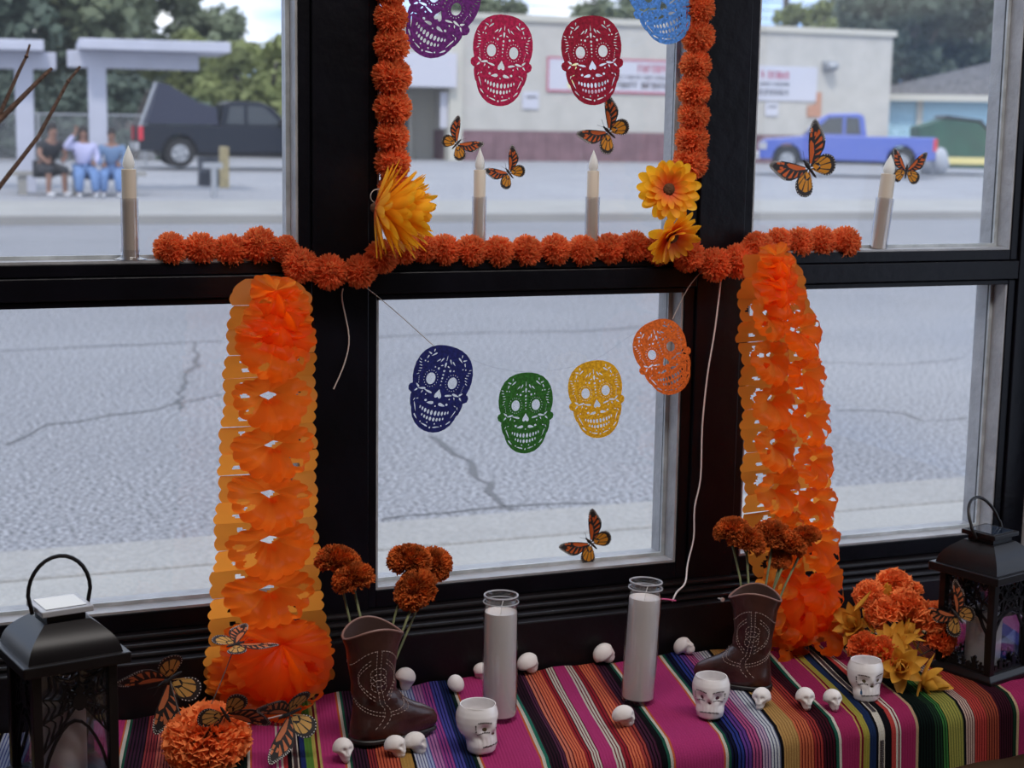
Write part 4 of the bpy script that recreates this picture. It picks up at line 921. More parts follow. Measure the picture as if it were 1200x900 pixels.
def skull_holes():
    H = []
    for s in (-1, 1):
        def q(pl, s=s): H.append([(s*x, -y) for x, y in pl])
        q(ell(64, 203, 27, 34, 18))
        for k in range(18): a = 2*pi*k/18; q(ell(64+39*cos(a), 203+47*sin(a), 3.4, 3.4, 6))
        q(tear(34, 338, 42, 20, .15, 12)); q(ell(62, 330, 8, 7, 8))
        for i, (x, y, w_, h_) in enumerate(((11, 392, 8, 15), (31, 390, 7.5, 14), (50, 386, 7, 13), (67, 380, 6, 11), (82, 373, 5, 9), (10, 428, 8, 12), (29, 426, 7, 11), (46, 421, 6.5, 10), (62, 414, 5, 8))): q(ell(x, y, w_, h_, 10))
        q(tear(62, 277, 52, 13, -.25)); q(tear(100, 268, 46, 15, .15)); q(tear(128, 256, 30, 13, -.7)); q(tear(132, 284, 26, 12, .8)); q(tear(96, 288, 20, 9, 1.1)); q(ell(70, 297, 5, 5, 8))
        q(tear(112, 380, 66, 8, 1.95)); q(tear(96, 432, 40, 10, 2.3)); q(tear(128, 340, 22, 7, 1.2)); q(tear(112, 330, 16, 6, .3))
        q(tear(36, 468, 46, 9, -.3)); q(ell(22, 452, 5, 5, 8)); q(ell(62, 455, 5, 5, 8))
        q(tear(78, 66, 40, 11, .7)); q(tear(104, 62, 26, 10, -.4)); q(tear(110, 88, 26, 10, 1.2)); q(tear(82, 44, 22, 9, 1.5)); q(ell(120, 112, 5, 5, 8)); q(ell(104, 114, 4.5, 4.5, 8))
        q(tear(26, 88, 34, 10, 1.1)); q(tear(46, 94, 32, 9, .75)); q(tear(20, 118, 18, 9, .4)); q(ell(34, 138, 7, 7, 10)); q(ell(55, 134, 5, 5, 8))
        for k in range(6): a = -.5+.2*k; q(tear(142+6*cos(k), 108+k*17, 21, 6, -.55+.22*k))
        for k in range(5): q(ell(132-k*1.5, 215+k*9-10, 3, 3, 6))
        for k in range(3): q(ell(118+k*3, 230-k*2+40*0, 3, 3, 6)) if 0 else None
    H.append([(0, -250), (10, -268), (20, -285), (21, -298), (13, -306), (4, -302), (0, -297), (-4, -302), (-13, -306), (-21, -298), (-20, -285), (-10, -268)])
    for y, r in ((146, 7), (168, 6), (188, 6), (207, 5), (228, 4), (352, 5)): H.append(ell(0, -y, r, r, 8))
    H.append(tear(0, -68, 42, 7, pi/2)); H.append(tear(0, -112, 34, 15, -pi/2)); H.append(ell(0, -478, 6, 6, 8))
    return H
SKH = .150
def skull_mesh():
    cu = bpy.data.curves.new('skull', 'CURVE'); cu.dimensions = '2D'; cu.fill_mode = 'BOTH'; cu.extrude = .0009*505/SKH/505*1
    s = SKH/505
    for pl in [skull_outline()]+skull_holes():
        sp_ = cu.splines.new('POLY'); sp_.points.add(len(pl)-1); sp_.use_cyclic_u = True
        for i, (x, y) in enumerate(pl): sp_.points[i].co = (x*s, (y+252)*s, 0, 1)
    cu.extrude = .0009
    o = bpy.data.objects.new('c', cu); col.objects.link(o); dg = bpy.context.evaluated_depsgraph_get(); dg.update()
    me = bpy.data.meshes.new_from_object(o.evaluated_get(dg)); bpy.data.objects.remove(o); me.name = 'felt_skull'; return me
SKM = skull_mesh()
SK_ = [(517, 13, 27, 2.55, 'purple', (.16, .02, .20), 'purple felt skull cut-out beside the left pompom garland, top of photo', 1.06, 0),
 (588, 71, 5, 2.56, 'raspberry', (.50, .015, .09), 'raspberry red felt skull cut-out right of the purple one', 1.0, 0),
 (694, 71, -5, 2.56, 'crimson', (.36, .008, .04), 'dark crimson felt skull cut-out left of the light blue one', 1.0, 0),
 (775, 1, -22, 2.55, 'sky', (.10, .30, .72), 'light blue felt skull cut-out beside the right pompom garland', 1.0, 0),
 (515, 456, 15, 2.55, 'navy', (.012, .02, .17), 'navy blue felt skull cut-out, first of the lower string', 1.0, 0),
 (616, 484, 0, 2.56, 'green', (.035, .19, .03), 'green felt skull cut-out, lowest of the lower string', .95, 0),
 (699, 468, -8, 2.56, 'yellow', (.92, .50, .02), 'golden yellow felt skull cut-out between the green and the orange', .93, 0),
 (778, 419, -23, 2.545, 'orange', (.90, .20, .03), 'orange felt skull cut-out overlapping the right window jamb', .93, 0)]
for px, py, a, Y, n_, c_, lb, s_, _ in SK_:
    me = SKM.copy(); me.materials.clear(); me.materials.append(felt(n_, c_)); o = link('felt_skull', me); o.location = onY(px, py, Y)
    o.rotation_euler = Euler((pi/2, -Rd(a)*-1, Rd(6) if px < 600 else Rd(-14 if px > 690 else 0)), 'XYZ'); o.scale = (s_*1.05, s_, 1)
    o.rotation_euler = (Mx.Rotation(Rd(-8 if px > 650 else 0), 4, 'Z') @ Mx.Rotation(Rd(a), 4, 'Y') @ Mx.Rotation(pi/2, 4, 'X')).to_euler()
    tag(o, lb, 'skull decoration', 'felt skull cut-outs in the window')
YT = 2.558
def cord(name, pts, r, mm, label, cat='thread', sm=4):
    P = [onY(x, y, Y) for x, y, Y in pts]; o = P[0]; Q = []
    for i in range(len(P)-1):
        p0_, p1_, p2, p3 = P[max(0, i-1)], P[i], P[i+1], P[min(len(P)-1, i+2)]
        for k in range(sm):
            u_ = k/sm; Q.append(.5*((2*p1_)+(-p0_+p2)*u_+(2*p0_-5*p1_+4*p2-p3)*u_*u_+(-p0_+3*p1_-3*p2+p3)*u_**3))
    Q.append(P[-1]); return tag(MB().tube([q-o for q in Q], r, 6).build(name, mm, loc=o), label, cat)
cord('thread', [(428, 336, 2.545), (460, 362, YT), (508, 405, YT-.004)], .0007, M['thread'], 'thin thread from a pompom down to the navy felt skull')
cord('thread', [(522, 406, YT-.006), (570, 428, YT), (616, 436, YT-.003), (660, 432, YT), (698, 421, YT-.003), (735, 396, YT), (766, 376, 2.55)], .0003, M['acryl'], 'nearly clear thread linking the lower felt skulls in a row')
cord('thread', [(823, 317, 2.54), (806, 338, 2.55), (788, 374, 2.55)], .0008, M['thread'], 'thin thread from a pompom down to the orange felt skull')
cord('thread', [(402, 338, 2.56), (401, 352, 2.56), (409, 395, 2.56), (404, 425, 2.56), (391, 456, 2.56)], .0012, M['thread'], 'loose brownish thread hanging down the left window post', 'thread')
cord('white_cable', [(845, 326, 2.55), (838, 385, 2.556), (829, 440, 2.558), (823, 500, 2.558), (821, 560, 2.556), (814, 595, 2.556), (813, 630, 2.556), (806, 660, 2.55), (803, 683, 2.53), (793, 694, 2.51), (788, 705, 2.50)], .0016, M['cable'], 'thin white cable hanging from the pompoms down the right window post', 'cable')
cord('pink_tie', [(766, 703, 2.497), (778, 702, 2.497), (792, 704, 2.497)], .0016, M['pink'], 'short pink plastic tie at the lower end of the white cable', 'tie')
p = onY(842, 701, 2.497); tag(MB().tube([(0, 0, 0), (.001, -.012, .001)], [.0015, .0015], 8).tube([(.001, -.012, .001), (.001, -.014, .001)], .004, 10).build('push_pin', M['cable'], loc=p), 'small white push pin in the dark board left of the right boot', 'pin')

# ------------------------------------------------------------------ butterflies
def poly_scaled(pl, k, c): return [((x-c[0])*k+c[0], (y-c[1])*k+c[1]) for x, y in pl]
def resample(pl, n):
    L_ = [0]
    for i in range(1, len(pl)): L_.append(L_[-1]+sqrt((pl[i][0]-pl[i-1][0])**2+(pl[i][1]-pl[i-1][1])**2))
    R_ = []
    for k in range(n+1):
        d = L_[-1]*k/n; i = 1
        while i < len(L_)-1 and L_[i] < d: i += 1
        f = (d-L_[i-1])/max(1e-9, L_[i]-L_[i-1]); R_.append((pl[i-1][0]*(1-f)+pl[i][0]*f, pl[i-1][1]*(1-f)+pl[i][1]*f))
    return R_
FW = [(0, .03), (.12, .20), (.27, .42), (.44, .64), (.62, .84), (.80, .98), (.94, 1.02), (1.0, .94), (.98, .80), (.95, .64), (.92, .46), (.86, .30), (.70, .14), (.46, .04), (.22, -.02), (.0, -.03)]
HW = [(0, .02), (.2, .06), (.42, .07), (.60, .02), (.72, -.10), (.77, -.26), (.72, -.42), (.62, -.54), (.48, -.60), (.34, -.58), (.24, -.50), (.15, -.36), (.06, -.18), (0, -.04)]
def wing_mesh(kind, side, dusky):
    out = FW if kind == 'f' else HW; b = MB(); T = .006
    def pz(pl, z0, z1, mi):
        b.cur = mi; pl2 = [(side*x, y) for x, y in pl]; 
        if side < 0: pl2 = pl2[::-1]
        b.prism_z(pl2 if (kind == 'h') == (1 == 0) else pl2, z0, z1)
    # base membrane as a fan of quads for clean filling
    n = 26; R_ = resample(out, n); c = (.55, .42) if kind == 'f' else (.40, -.24)
    b.cur = 0
    vs = [(side*c[0], c[1], T), (side*c[0], c[1], -T)]+[(side*x, y, T) for x, y in R_]+[(side*x, y, -T) for x, y in R_]
    m_ = n+1; fs = []
    for k in range(n): fs += [(0, 2+k, 3+k), (1, 2+m_+k+1, 2+m_+k), (2+k, 2+m_+k, 2+m_+k+1, 3+k)]
    b.add(vs, fs)
    root = (.03, .02) if kind == 'f' else (.04, -.04)
    def cell(pl, mi):
        b.cur = mi
        for z in (T*1.5, -T*1.5): b.add([(side*x, y, z) for x, y in pl], [tuple(range(len(pl)))])
    def lerp(a, c_, u_): return (a[0]*(1-u_)+c_[0]*u_, a[1]*(1-u_)+c_[1]*u_)
    if kind == 'f':
        cell([(.07, .08), (.24, .32), (.42, .56), (.50, .60), (.50, .46), (.36, .24), (.10, .04)], 1)
        trail = resample(out[8:15], 42)
        for i in range(5):
            a, c_ = trail[2+i*8], trail[8+i*8]; st = lerp((.56, .52), (.22, .06), i/4)
            cell([lerp(st, a, .10), lerp(st, a, .74), lerp(st, lerp(a, c_, .5), .80), lerp(st, c_, .74), lerp(st, c_, .10)], 1)
        for q in ((.52, .68), (.62, .78), (.64, .62)): cell([(q[0], q[1]), (q[0]+.08, q[1]+.09), (q[0]+.13, q[1]+.05), (q[0]+.06, q[1]-.04)], 1)
        dots = resample(out[4:12], 17); k1 = .94
    else:
        edge = resample(out[1:], 36)
        for i in range(7):
            a, c_ = edge[1+i*5], edge[5+i*5]; k0 = .34 if i not in (0, 6) else .2
            cell([lerp(root, a, k0+.03), lerp(root, a, .8), lerp(root, lerp(a, c_, .5), .84), lerp(root, c_, .8), lerp(root, c_, k0+.03)], 2)
        cell([lerp(root, edge[8], .08), lerp(root, edge[6], .30), lerp(root, edge[17], .33), lerp(root, edge[26], .30)], 2)
        dots = resample(out[3:12], 14); k1 = .93
    b.cur = 3; cc = (.55, .45) if kind == 'f' else (.38, -.25)
    for j, d in enumerate(dots):
        for kk, rr_ in ((k1, .016), (.84, .010)) if kind == 'f' else ((k1, .014),):
            x, y = cc[0]+(d[0]-cc[0])*kk, cc[1]+(d[1]-cc[1])*kk
            for z in (T*1.7, -T*1.7): b.add([(side*(x+rr_*cos(q*pi/3)), y+rr_*sin(q*pi/3), z) for q in range(6)], [tuple(range(6))])
    s = '2' if dusky else ''
    return b.mesh('forewing' if kind == 'f' else 'hindwing', [M['bblack'], M['bfw'+s], M['bhw'+s], M['bwhite']], False)
WM = {(k, s, d): wing_mesh(k, s, d) for k in 'fh' for s in (1, -1) for d in (0, 1)}
bb_ = MB(); bb_.loft([[(r_*cos(2*pi*k/8), y, r_*sin(2*pi*k/8)) for k in range(8)] for y, r_ in ((-.34, .012), (-.28, .035), (-.1, .045), (.02, .04), (.08, .065), (.2, .06), (.24, .035), (.3, .04), (.34, .015))])
for s in (-1, 1): bb_.tube([(.015*s, .32, .01), (.09*s, .46, .03), (.14*s, .58, .04)], .006, 4)
BODY = bb_.mesh('body', M['bblack'])
def butterfly(loc, size, rotm, label, fold=.25, dusky=0, group=None, fold2=None):
    t = thing('monarch_butterfly', loc, label, 'butterfly', group); t.rotation_euler = rotm.to_euler(); t.scale = (size,)*3
    link('body', BODY, t)
    for s in (1, -1):
        for k in 'fh':
            o = link('forewing' if k == 'f' else 'hindwing', WM[(k, s, dusky)], t); f = fold if s > 0 or fold2 is None else fold2
            o.rotation_euler = (0, -s*f, 0); o.location = (s*.03, .05 if k == 'f' else .02, 0)
            if k == 'h': o.location.z = -.014
    return t
def flatrot(deg, tilt=0, turn=0):   # wings face the room (-Y); deg = clockwise turn of the head from up
    return Mx.Rotation(Rd(turn), 4, 'Z') @ Mx.Rotation(Rd(tilt), 4, 'X') @ Mx.Rotation(Rd(deg), 4, 'Y') @ Mx.Rotation(pi/2, 4, 'X')
YW = YF+.040
for px, py, sz, deg, lb in ((535, 169, .034, 45, 'small monarch butterfly on the glass left of the first centre candle'), (597, 203, .034, -40, 'small monarch butterfly on the glass right of the first centre candle'),
     (714, 155, .046, -50, 'monarch butterfly on the glass under the dark crimson skull'), (949, 198, .064, -42, 'largest monarch on the glass of the upper right pane, before blue truck'),
     (1062, 201, .039, 6, 'monarch butterfly on the glass right of the leaning candle'), (693, 637, .047, -46, 'monarch butterfly low on the lower centre pane, above the sill')):
    butterfly(onY(px, py, YW), sz, flatrot(deg), lb, .12)

# ------------------------------------------------------------------ taper candles on the rail
def taper(px, ptop, pbase, Y, label, lean=0, holder=False, wpx=17):
    b0 = onY(px, pbase, Y); tp = onY(px, ptop, Y); H = tp.z-b0.z; zb_ = ZU0+.004; H = tp.z-zb_
    t = thing('taper_candle', (b0.x, Y, zb_), label, 'candle', rot=(0, lean, 0)); r = wpx/2/F*(b0-CO).dot(CF); fl = .038
    MB().lathe([(r*.98, 0), (r, .002), (r, H-fl), (r*.92, H-fl+.001), (r*.4, H-fl+.001)], 20).build('candle_body', M['ivory'], t)
    MB().lathe([(r*.5, H-fl), (r*.78, H-fl+.005), (r*.82, H-fl+.011), (r*.62, H-fl+.021), (r*.25, H-fl+.031), (0, H)], 16).build('flame', M['flame'], t)
    MB().lathe([(r*1.15, 0), (r*1.2, H-fl-.045), (r*1.24, H-fl-.044), (r*1.2, 0)], 24).build('clear_sleeve', M['acryl'], t)
    if holder: MB().lathe([(.026, 0), (.027, .0015), (.016, .004), (r*1.3, .006), (r*1.3, .016)], 28).build('clear_base', M['acryl'], t)
    return t
taper(153, 170, 305, YF+.022, 'electric taper candle in clear sleeve standing alone in the upper left pane', holder=True)
taper(561, 173, 296, YF+.022, 'electric taper candle in upper centre pane between two small butterflies', wpx=14)
taper(693, 175, 296, YF+.022, 'electric taper candle in upper centre pane under the dark crimson skull', wpx=14)
taper(1029, 180, 295, YF+.022, 'electric taper candle leaning to the right in the upper right pane', lean=.10, wpx=17)

# ------------------------------------------------------------------ glass jar candles
def jar(px, py, label, lean=0, r=.0277, H=.205):
    c = onZ(px, py, ZT); t = thing('jar_candle', (c.x, c.y, ZT), label, 'candle', rot=(0, lean, 0))
    MB().lathe([(r*.9, 0), (r, .004), (r, H-.028), (r*.93, H-.023), (r*.93, H-.018), (r*1.02, H-.014), (r*1.02, H-.010), (r*.95, H-.006), (r*.97, H-.001), (r*.93, H), (r*.88, H-.004), (r*.86, H-.02), (r*.93, H-.03), (r*.93, .008), (0, .006)], 40).build('glass_jar', M['jar'], t)
    MB().tube([(r*.95*cos(2*pi*k/40), r*.95*sin(2*pi*k/40), H-.0015) for k in range(41)], .0014, 8, False).tube([(r*1.0*cos(2*pi*k/40), r*1.0*sin(2*pi*k/40), H-.012) for k in range(41)], .0010, 8, False).build('jar_lip', M['lip'], t)  # whitish rings added so the clear rim reads as catching light
    MB().lathe([(0, .0085), (r*.92, .0085), (r*.925, H-.034), (r*.92, H-.028), (r*.84, H-.030), (r*.4, H-.033), (0, H-.0335)], 36).build('wax', M['wax'], t)
    MB().tube([(0, 0, H-.035), (.001, 0, H-.02), (.004, 0, H-.010)], .0009, 6).build('wick', M['cable'], t); return t
jar(585, 842, 'white wax candle in tall clear glass jar behind the left skull cup', 0)
jar(747, 822, 'white wax candle in tall clear glass jar standing on the red and pink stripes', .045)

# ------------------------------------------------------------------ skull cups
def interp(tab, z):
    for i in range(len(tab)-1):
        if tab[i][0] <= z <= tab[i+1][0]:
            f = (z-tab[i][0])/(tab[i+1][0]-tab[i][0]); f = f*f*(3-2*f) if 0 else f
            return [tab[i][j]*(1-f)+tab[i+1][j]*f for j in range(1, len(tab[i]))]
    return list(tab[-1][1:] if z > tab[-1][0] else tab[0][1:])
CUP = [(0, -.010, .022, .0185), (.003, -.013, .0265, .0215), (.012, -.014, .0285, .0235), (.020, -.016, .028, .0235), (.024, -.020, .0275, .0250), (.029, -.026, .0275, .0280), (.036, -.0305, .0285, .0300), (.046, -.0325, .0295, .0312), (.055, -.0320, .0290, .0310), (.062, -.0295, .0270, .0290), (.067, -.0270, .0250, .0268)]
def cup_pt(th, z, off=0):
    xb, xf, w_ = interp(CUP, z); cx = (xb+xf)/2; a = (xf-xb)/2+off; ww = w_+off
    x = cx+a*cos(th); y = ww*sin(th)*(1-.10*max(0, cos(th)))
    d = 0
    for s in (-1, 1): d += .0042*exp(-(((th-s*.55)/.26)**2+((z-.0385)/.0075)**2))
    d += .003*exp(-((th/.12)**2+((z-.030)/.005)**2)); d -= .0022*exp(-((th/.10)**2+((z-.038)/.007)**2))
    d += .0022*exp(-(((abs(th)-.95)/.25)**2+((z-.026)/.006)**2))
    if z < .026 and abs(th) < 1: d += .0005*cos(th*22)*(1 if z > .010 else 0)
    r = max(1e-6, sqrt((x-cx)**2+y*y)); return V((x-(x-cx)/r*d, y-y/r*d, z))
def skull_cup(px, py, rz, label, ink, sc=1, blue=False):
    c = onZ(px, py, ZT); t = thing('skull_cup', (c.x, c.y, ZT), label, 'cup', rz=rz, scale=sc)
    b = MB(); n = 72; N = 40; norm = [[cup_pt((2*pi*k/n+pi) % (2*pi)-pi, .067*i/N) for k in range(n)] for i in range(N+1)]
    ins = []
    for zz, k_ in ((.0682, .97), (.0680, .93), (.064, .89), (.056, .90), (.045, .90), (.03, .78), (.018, .55), (.014, .05)):
        xb, xf, w_ = interp(CUP, min(zz, .067)); cx = (xb+xf)/2
        ins.append([V((cx+(xf-xb)/2*k_*cos(2*pi*k/n), w_*k_*sin(2*pi*k/n), zz)) for k in range(n)])
    b.loft(norm+ins); b.build('cup_body', M['ceramic'], t, angle=60)
    marks = MB(); eyes = MB()
    def dot(mb, th, z, r, nn=10):
        p = cup_pt(th, z); e = .002; tx = (cup_pt(th+.03, z)-p).normalized(); tz = (cup_pt(th, z+e)-p).normalized(); nrm = tx.cross(tz).normalized()
        for q in (0,): mb.add([p+nrm*(.0004 if r[0] < .002 else .0011)+tx*r[0]*cos(2*pi*k/nn)+tz*r[1]*sin(2*pi*k/nn) for k in range(nn)], [tuple(range(nn))])
    for th in (-.53, .53): dot(eyes, th, .0385, (.0036, .0038))
    dot(eyes, 0, .0295, (.0033, .0036))
    eo = eyes.build('painted_eye', ink, t, False); eo['kind'] = 'stuff'
    rr_ = random.Random(int(px))
    def row(t0, z0, t1, z1, k):
        for i in range(k):
            f = i/(k-1); th = t0+(t1-t0)*f; z = z0+(z1-z0)*f+.0012*sin(f*pi)
            dot(marks, th, z, (.0009+.0004*rr_.random(), .0013), 4)
            if rr_.random() < .6: dot(marks, th+.028, z+.0006*rr_.uniform(-1, 1), (.0004, .0014), 4)
    for s in (-1, 1): row(s*.22, .0475, s*.85, .049, 9); row(s*.30, .0335, s*.92, .031, 8); row(s*.98, .045, s*.98, .036, 4)
    row(-.75, .013, .75, .013, 20)
    mo = marks.build('tiny_lettering', M['ink'], t, False); mo['kind'] = 'stuff'
    if blue:
        e = MB(); dot(e, -.8, .018, (.003, .0036)); dot(e, -.8, .0225, (.0015, .0015)); e.build('blue_mark', M['ink_blue'], t, False)
        e = MB(); dot(e, .75, .012, (.0028, .0032)); e.build('olive_mark', M['ink_olive'], t, False)
    return t
skull_cup(560, 878, -1.05, 'white ceramic skull cup with olive eyes in front of the left jar', M['ink_olive'], 1.06)
skull_cup(832, 838, -2.15, 'white ceramic skull cup with plum eyes in front of the right boot toe', M['ink_plum'], .97)
skull_cup(1013, 818, -1.75, 'white ceramic skull cup with a blue mark beside the orange bouquet', M['ink_olive'], .97, True)

# ------------------------------------------------------------------ little plaster skulls
def bead_mesh(seed):
    r_ = random.Random(seed)
    def f(p):
        x, y, z = p; # x front
        q = V((x*1.12, y*.92, z))
        jaw = 1/(1+exp(28*(z+.25))); q.x = q.x*(1-jaw*.25)+jaw*.30; q.y *= (1-.42*jaw); q.z = z*(1+.30*jaw)
        d = 0
        for s in (-1, 1): d += .30*exp(-(((x-.9)/.5)**2+((y-s*.38)/.22)**2+((z+.12)/.22)**2))
        d += .16*exp(-(((x-.95)/.4)**2+(y/.11)**2+((z+.40)/.12)**2)); d += .07*exp(-(((x-.8)/.4)**2+((z+.66)/.07)**2))
        for s in (-1, 1): d += .10*exp(-(((x-.35)/.3)**2+((y-s*.75)/.25)**2+((z+.55)/.25)**2)); d -= .05*exp(-(((x-.6)/.25)**2+((y-s*.6)/.15)**2+((z+.30)/.1)**2))
        n_ = p.normalized(); return q-n_*d
    b = MB(); b.ball((0, 0, 0), 1, 40, 30, f); return b.mesh('plaster_skull', M['chalk'], angle=80)
BM = bead_mesh(1)
BD = [(402, 890, 13, -1.4, 0, 'tiny white plaster skull at the photo bottom edge left of the left boot'), (463, 886, 12.5, -.9, .0, 'tiny white plaster skull before the left boot, left of a touching pair'), (486, 882, 12.5, -.6, 0, 'tiny white plaster skull before the left boot, right of a touching pair'),
 (534, 812, 10.5, 1.6, -.5, 'tiny white plaster skull just behind the left skull cup'), (474, 805, 12, .4, .3, 'tiny white plaster skull half hidden behind the left boot'), (561, 792, 9.5, 2.4, .2, 'tiny white plaster skull peeking out left of the left jar'), (616, 787, 12, .2, -.4, 'tiny white plaster skull lying by the board right of the left jar'),
 (707, 778, 12, .1, -.6, 'tiny white plaster skull by the board left of the right jar'), (730, 850, 12, -.3, 0, 'tiny white plaster skull on the orange stripes before the right jar'), (800, 768, 10.5, -.6, -.9, 'tiny white plaster skull by the board between right jar and boot'),
 (892, 829, 12, -2.4, 0, 'tiny white plaster skull nearest the right boot heel, facing left'), (943, 829, 12, -1.75, 0, 'tiny grey shaded plaster skull, left of two facing us near the right cup'), (975, 830, 11.5, -1.65, 0, 'tiny white plaster skull directly left of the cup with the blue mark')]
for px, py, rp_, rz, tl, lb in BD:
    c = onZ(px, py, ZT); D = (c-CO).dot(CF); r = rp_/F*D; o = link('plaster_skull', BM); o.scale = (r,)*3; o.rotation_euler = (0, tl if tl else -.32, rz); o.location = (c.x, c.y, ZT+r*1.02)
    if c.y > 2.48: o.location.y = 2.478
    tag(o, lb, 'skull', 'tiny plaster skulls scattered on the blanket')

# ------------------------------------------------------------------ cowboy boots
BT = [(.010, -.036, .100, .0285), (.018, -.036, .105, .0320), (.028, -.035, .105, .0320), (.038, -.034, .099, .0305), (.047, -.033, .084, .0285), (.056, -.032, .064, .0265), (.066, -.032, .048, .0255), (.080, -.033, .038, .0255), (.105, -.036, .034, .0280), (.130, -.040, .036, .0315), (.155, -.043, .040, .0345), (.178, -.046, .044, .0370)]
def boot_pt(th, z, off=0):
    xb, xf, w_ = interp(BT, min(z, .178)); foot = max(0, min(1, (.06-z)/.03)); cx = 0 if foot > .5 else (xb+xf)/2
    cx = (xb+xf)/2*(1-foot)+(-.004)*foot; a = (xf-cx) if cos(th) > 0 else (cx-xb)
    x = cx+(a+off)*cos(th)*(1 if cos(th) < 0 else 1); y = (w_+off)*sin(th)*(1-foot*.25*max(0, cos(th))**1.5)
    if z > .150: zz = z+(z-.150)/.028*(-.009*cos(2*th)-.002); flare = (z-.15)/.028*.003*abs(cos(th)); x += flare*(1 if cos(th) > 0 else -1)
    else: zz = z
    if foot < .4: y += .0012*sin(z*190+th*2)*exp(-((z-.075)/.02)**2); x += .0012*sin(z*210+2*th)*exp(-((z-.075)/.02)**2)
    return V((x, y, zz))
def boot(px, py, rz, sc, label):
    c = onZ(px, py, ZT); t = thing('cowboy_boot', (c.x, c.y, ZT), label, 'boot', rz=rz, scale=sc)
    n = 64; N = 50; zs_ = [.010+(.178-.010)*i/N for i in range(N+1)]
    out = [[boot_pt(2*pi*k/n, z) for k in range(n)] for z in zs_]; ins = [[boot_pt(2*pi*k/n, z, -.0035) for k in range(n)] for z in zs_[::-1] if z > .07]
    b = MB(); b.loft(out, True, False); b.build('boot_shell', M['leather'], t, angle=70)
    b = MB(); b.loft(ins, False, True); b.build('lining', M['leather_in'], t, angle=70)
    b = MB(); P_ = [boot_pt(2*pi*k/n, .178, -.0015) for k in range(n+1)]; b.tube([p+V((0, 0, .001)) for p in P_], .0019, 8, False); b.build('rim', M['rimbrown'], t)
    b = MB(); b.loft([[boot_pt(2*pi*k/n, .012, o_)*1 + V((0, 0, z-.012)) for k in range(n)] for z, o_ in ((.0045, .000), (.0055, .0025), (.010, .0025), (.0115, .001))]); b.build('sole', M['sole'], t)
    b = MB(); b.loft([[(-.022+.016*s*cos(2*pi*k/24), .022*s*sin(2*pi*k/24), z) for k in range(24)] for z, s in ((0, .95), (.006, 1.05))]); b.build('heel', M['sole'], t)
    b = MB(); b.loft([[(.06+.034*s*cos(2*pi*k/24), .022*s*sin(2*pi*k/24), z) for k in range(24)] for z, s in ((0, .95), (.006, 1.02))]); b.build('outsole', M['sole'], t)
    st = MB()
    def dash(th, z, th2, z2):
        p, q = boot_pt(th, z, .0005), boot_pt(th2, z2, .0005); st.tube([p, q], .0006, 5)
    def line(f, k):
        for i in range(k): a = f(i/k); c_ = f((i+.55)/k); dash(a[0], a[1], c_[0], c_[1])
    for s in (-1, 1):
        for o_ in (-.09, .09): line(lambda u_, s=s, o_=o_: (s*pi/2+o_, .03+.125*u_), 24)
        for q in (-1, 1):
            for d_ in (0, .006): line(lambda u_, s=s, q=q, d_=d_: (s*pi/2+q*(.25+.75*sin(pi*u_)*.9), .072+d_+.062*u_), 14)
            line(lambda u_, s=s, q=q: (s*pi/2+q*(1.3*u_+.12), .140+.012*cos(u_*pi)), 10)
            for d_ in (0, .005): line(lambda u_, s=s, q=q, d_=d_: (s*pi/2+q*1.3*u_+q*.12, .048+d_+.022*u_**1.6), 12)
        for k in range(3): line(lambda u_, s=s, k=k: (s*(pi/2+.35*cos(2*pi*u_)), .095+.010*k+.010*sin(2*pi*u_)), 12)
    so_ = st.build('stitching', M['stitch'], t); so_['kind'] = 'stuff'
    return t
b1 = boot(437, 868, .04, 1.0, 'brown ceramic cowboy boot vase with toe to the right, left on blanket')
b2 = boot(880, 806, pi-.62, .93, 'brown ceramic cowboy boot vase with toe to the left, at the right paper garland')

# marigolds in the boots
def ruffle(n, R, seed, zsq=.8, size=.011, curl=.5, low=-.35, wide=.9):
    r_ = random.Random(seed); b = MB()
    for i in range(n):
        z = 1-(1-low)*(i+.5)/n; a = i*2.39996+seed; q = sqrt(max(0, 1-z*z)); d = V((q*cos(a), q*sin(a), z)); d = (d+V((r_.gauss(0, .08), r_.gauss(0, .08), r_.gauss(0, .08)))).normalized()
        base = V((d.x*R, d.y*R, d.z*R*zsq))*.55; t = d.cross(V((r_.gauss(0, 1), r_.gauss(0, 1), r_.gauss(0, 1)))).normalized(); s = t.cross(d); L_ = R*.5*r_.uniform(.75, 1.1); W = size*r_.uniform(.6, 1.1)*wide
        tipc = V((d.x, d.y, d.z*zsq))
        row = []
        for v_ in (0, .55, 1):
            for k in range(5):
                u_ = -1+.5*k; w_ = W*(.35+.65*v_)*u_*.5; p = base+tipc*L_*v_*(1-.12*(k % 2)*(v_ == 1))+t*w_+s*(W*.35*sin(u_*5+i)*v_+curl*W*v_*v_*.6); row.append(p)
        b.add(row, [(j*5+k, j*5+k+1, j*5+k+6, j*5+k+5) for j in range(2) for k in range(4)])
    b.ball((0, 0, 0), (R*.6, R*.6, R*.5*zsq), 10, 7); return b
MG = [ruffle(420, .028, s, .78, .0085, low=-.45).mesh('flower_head', M['marigold']) for s in (1, 2)]
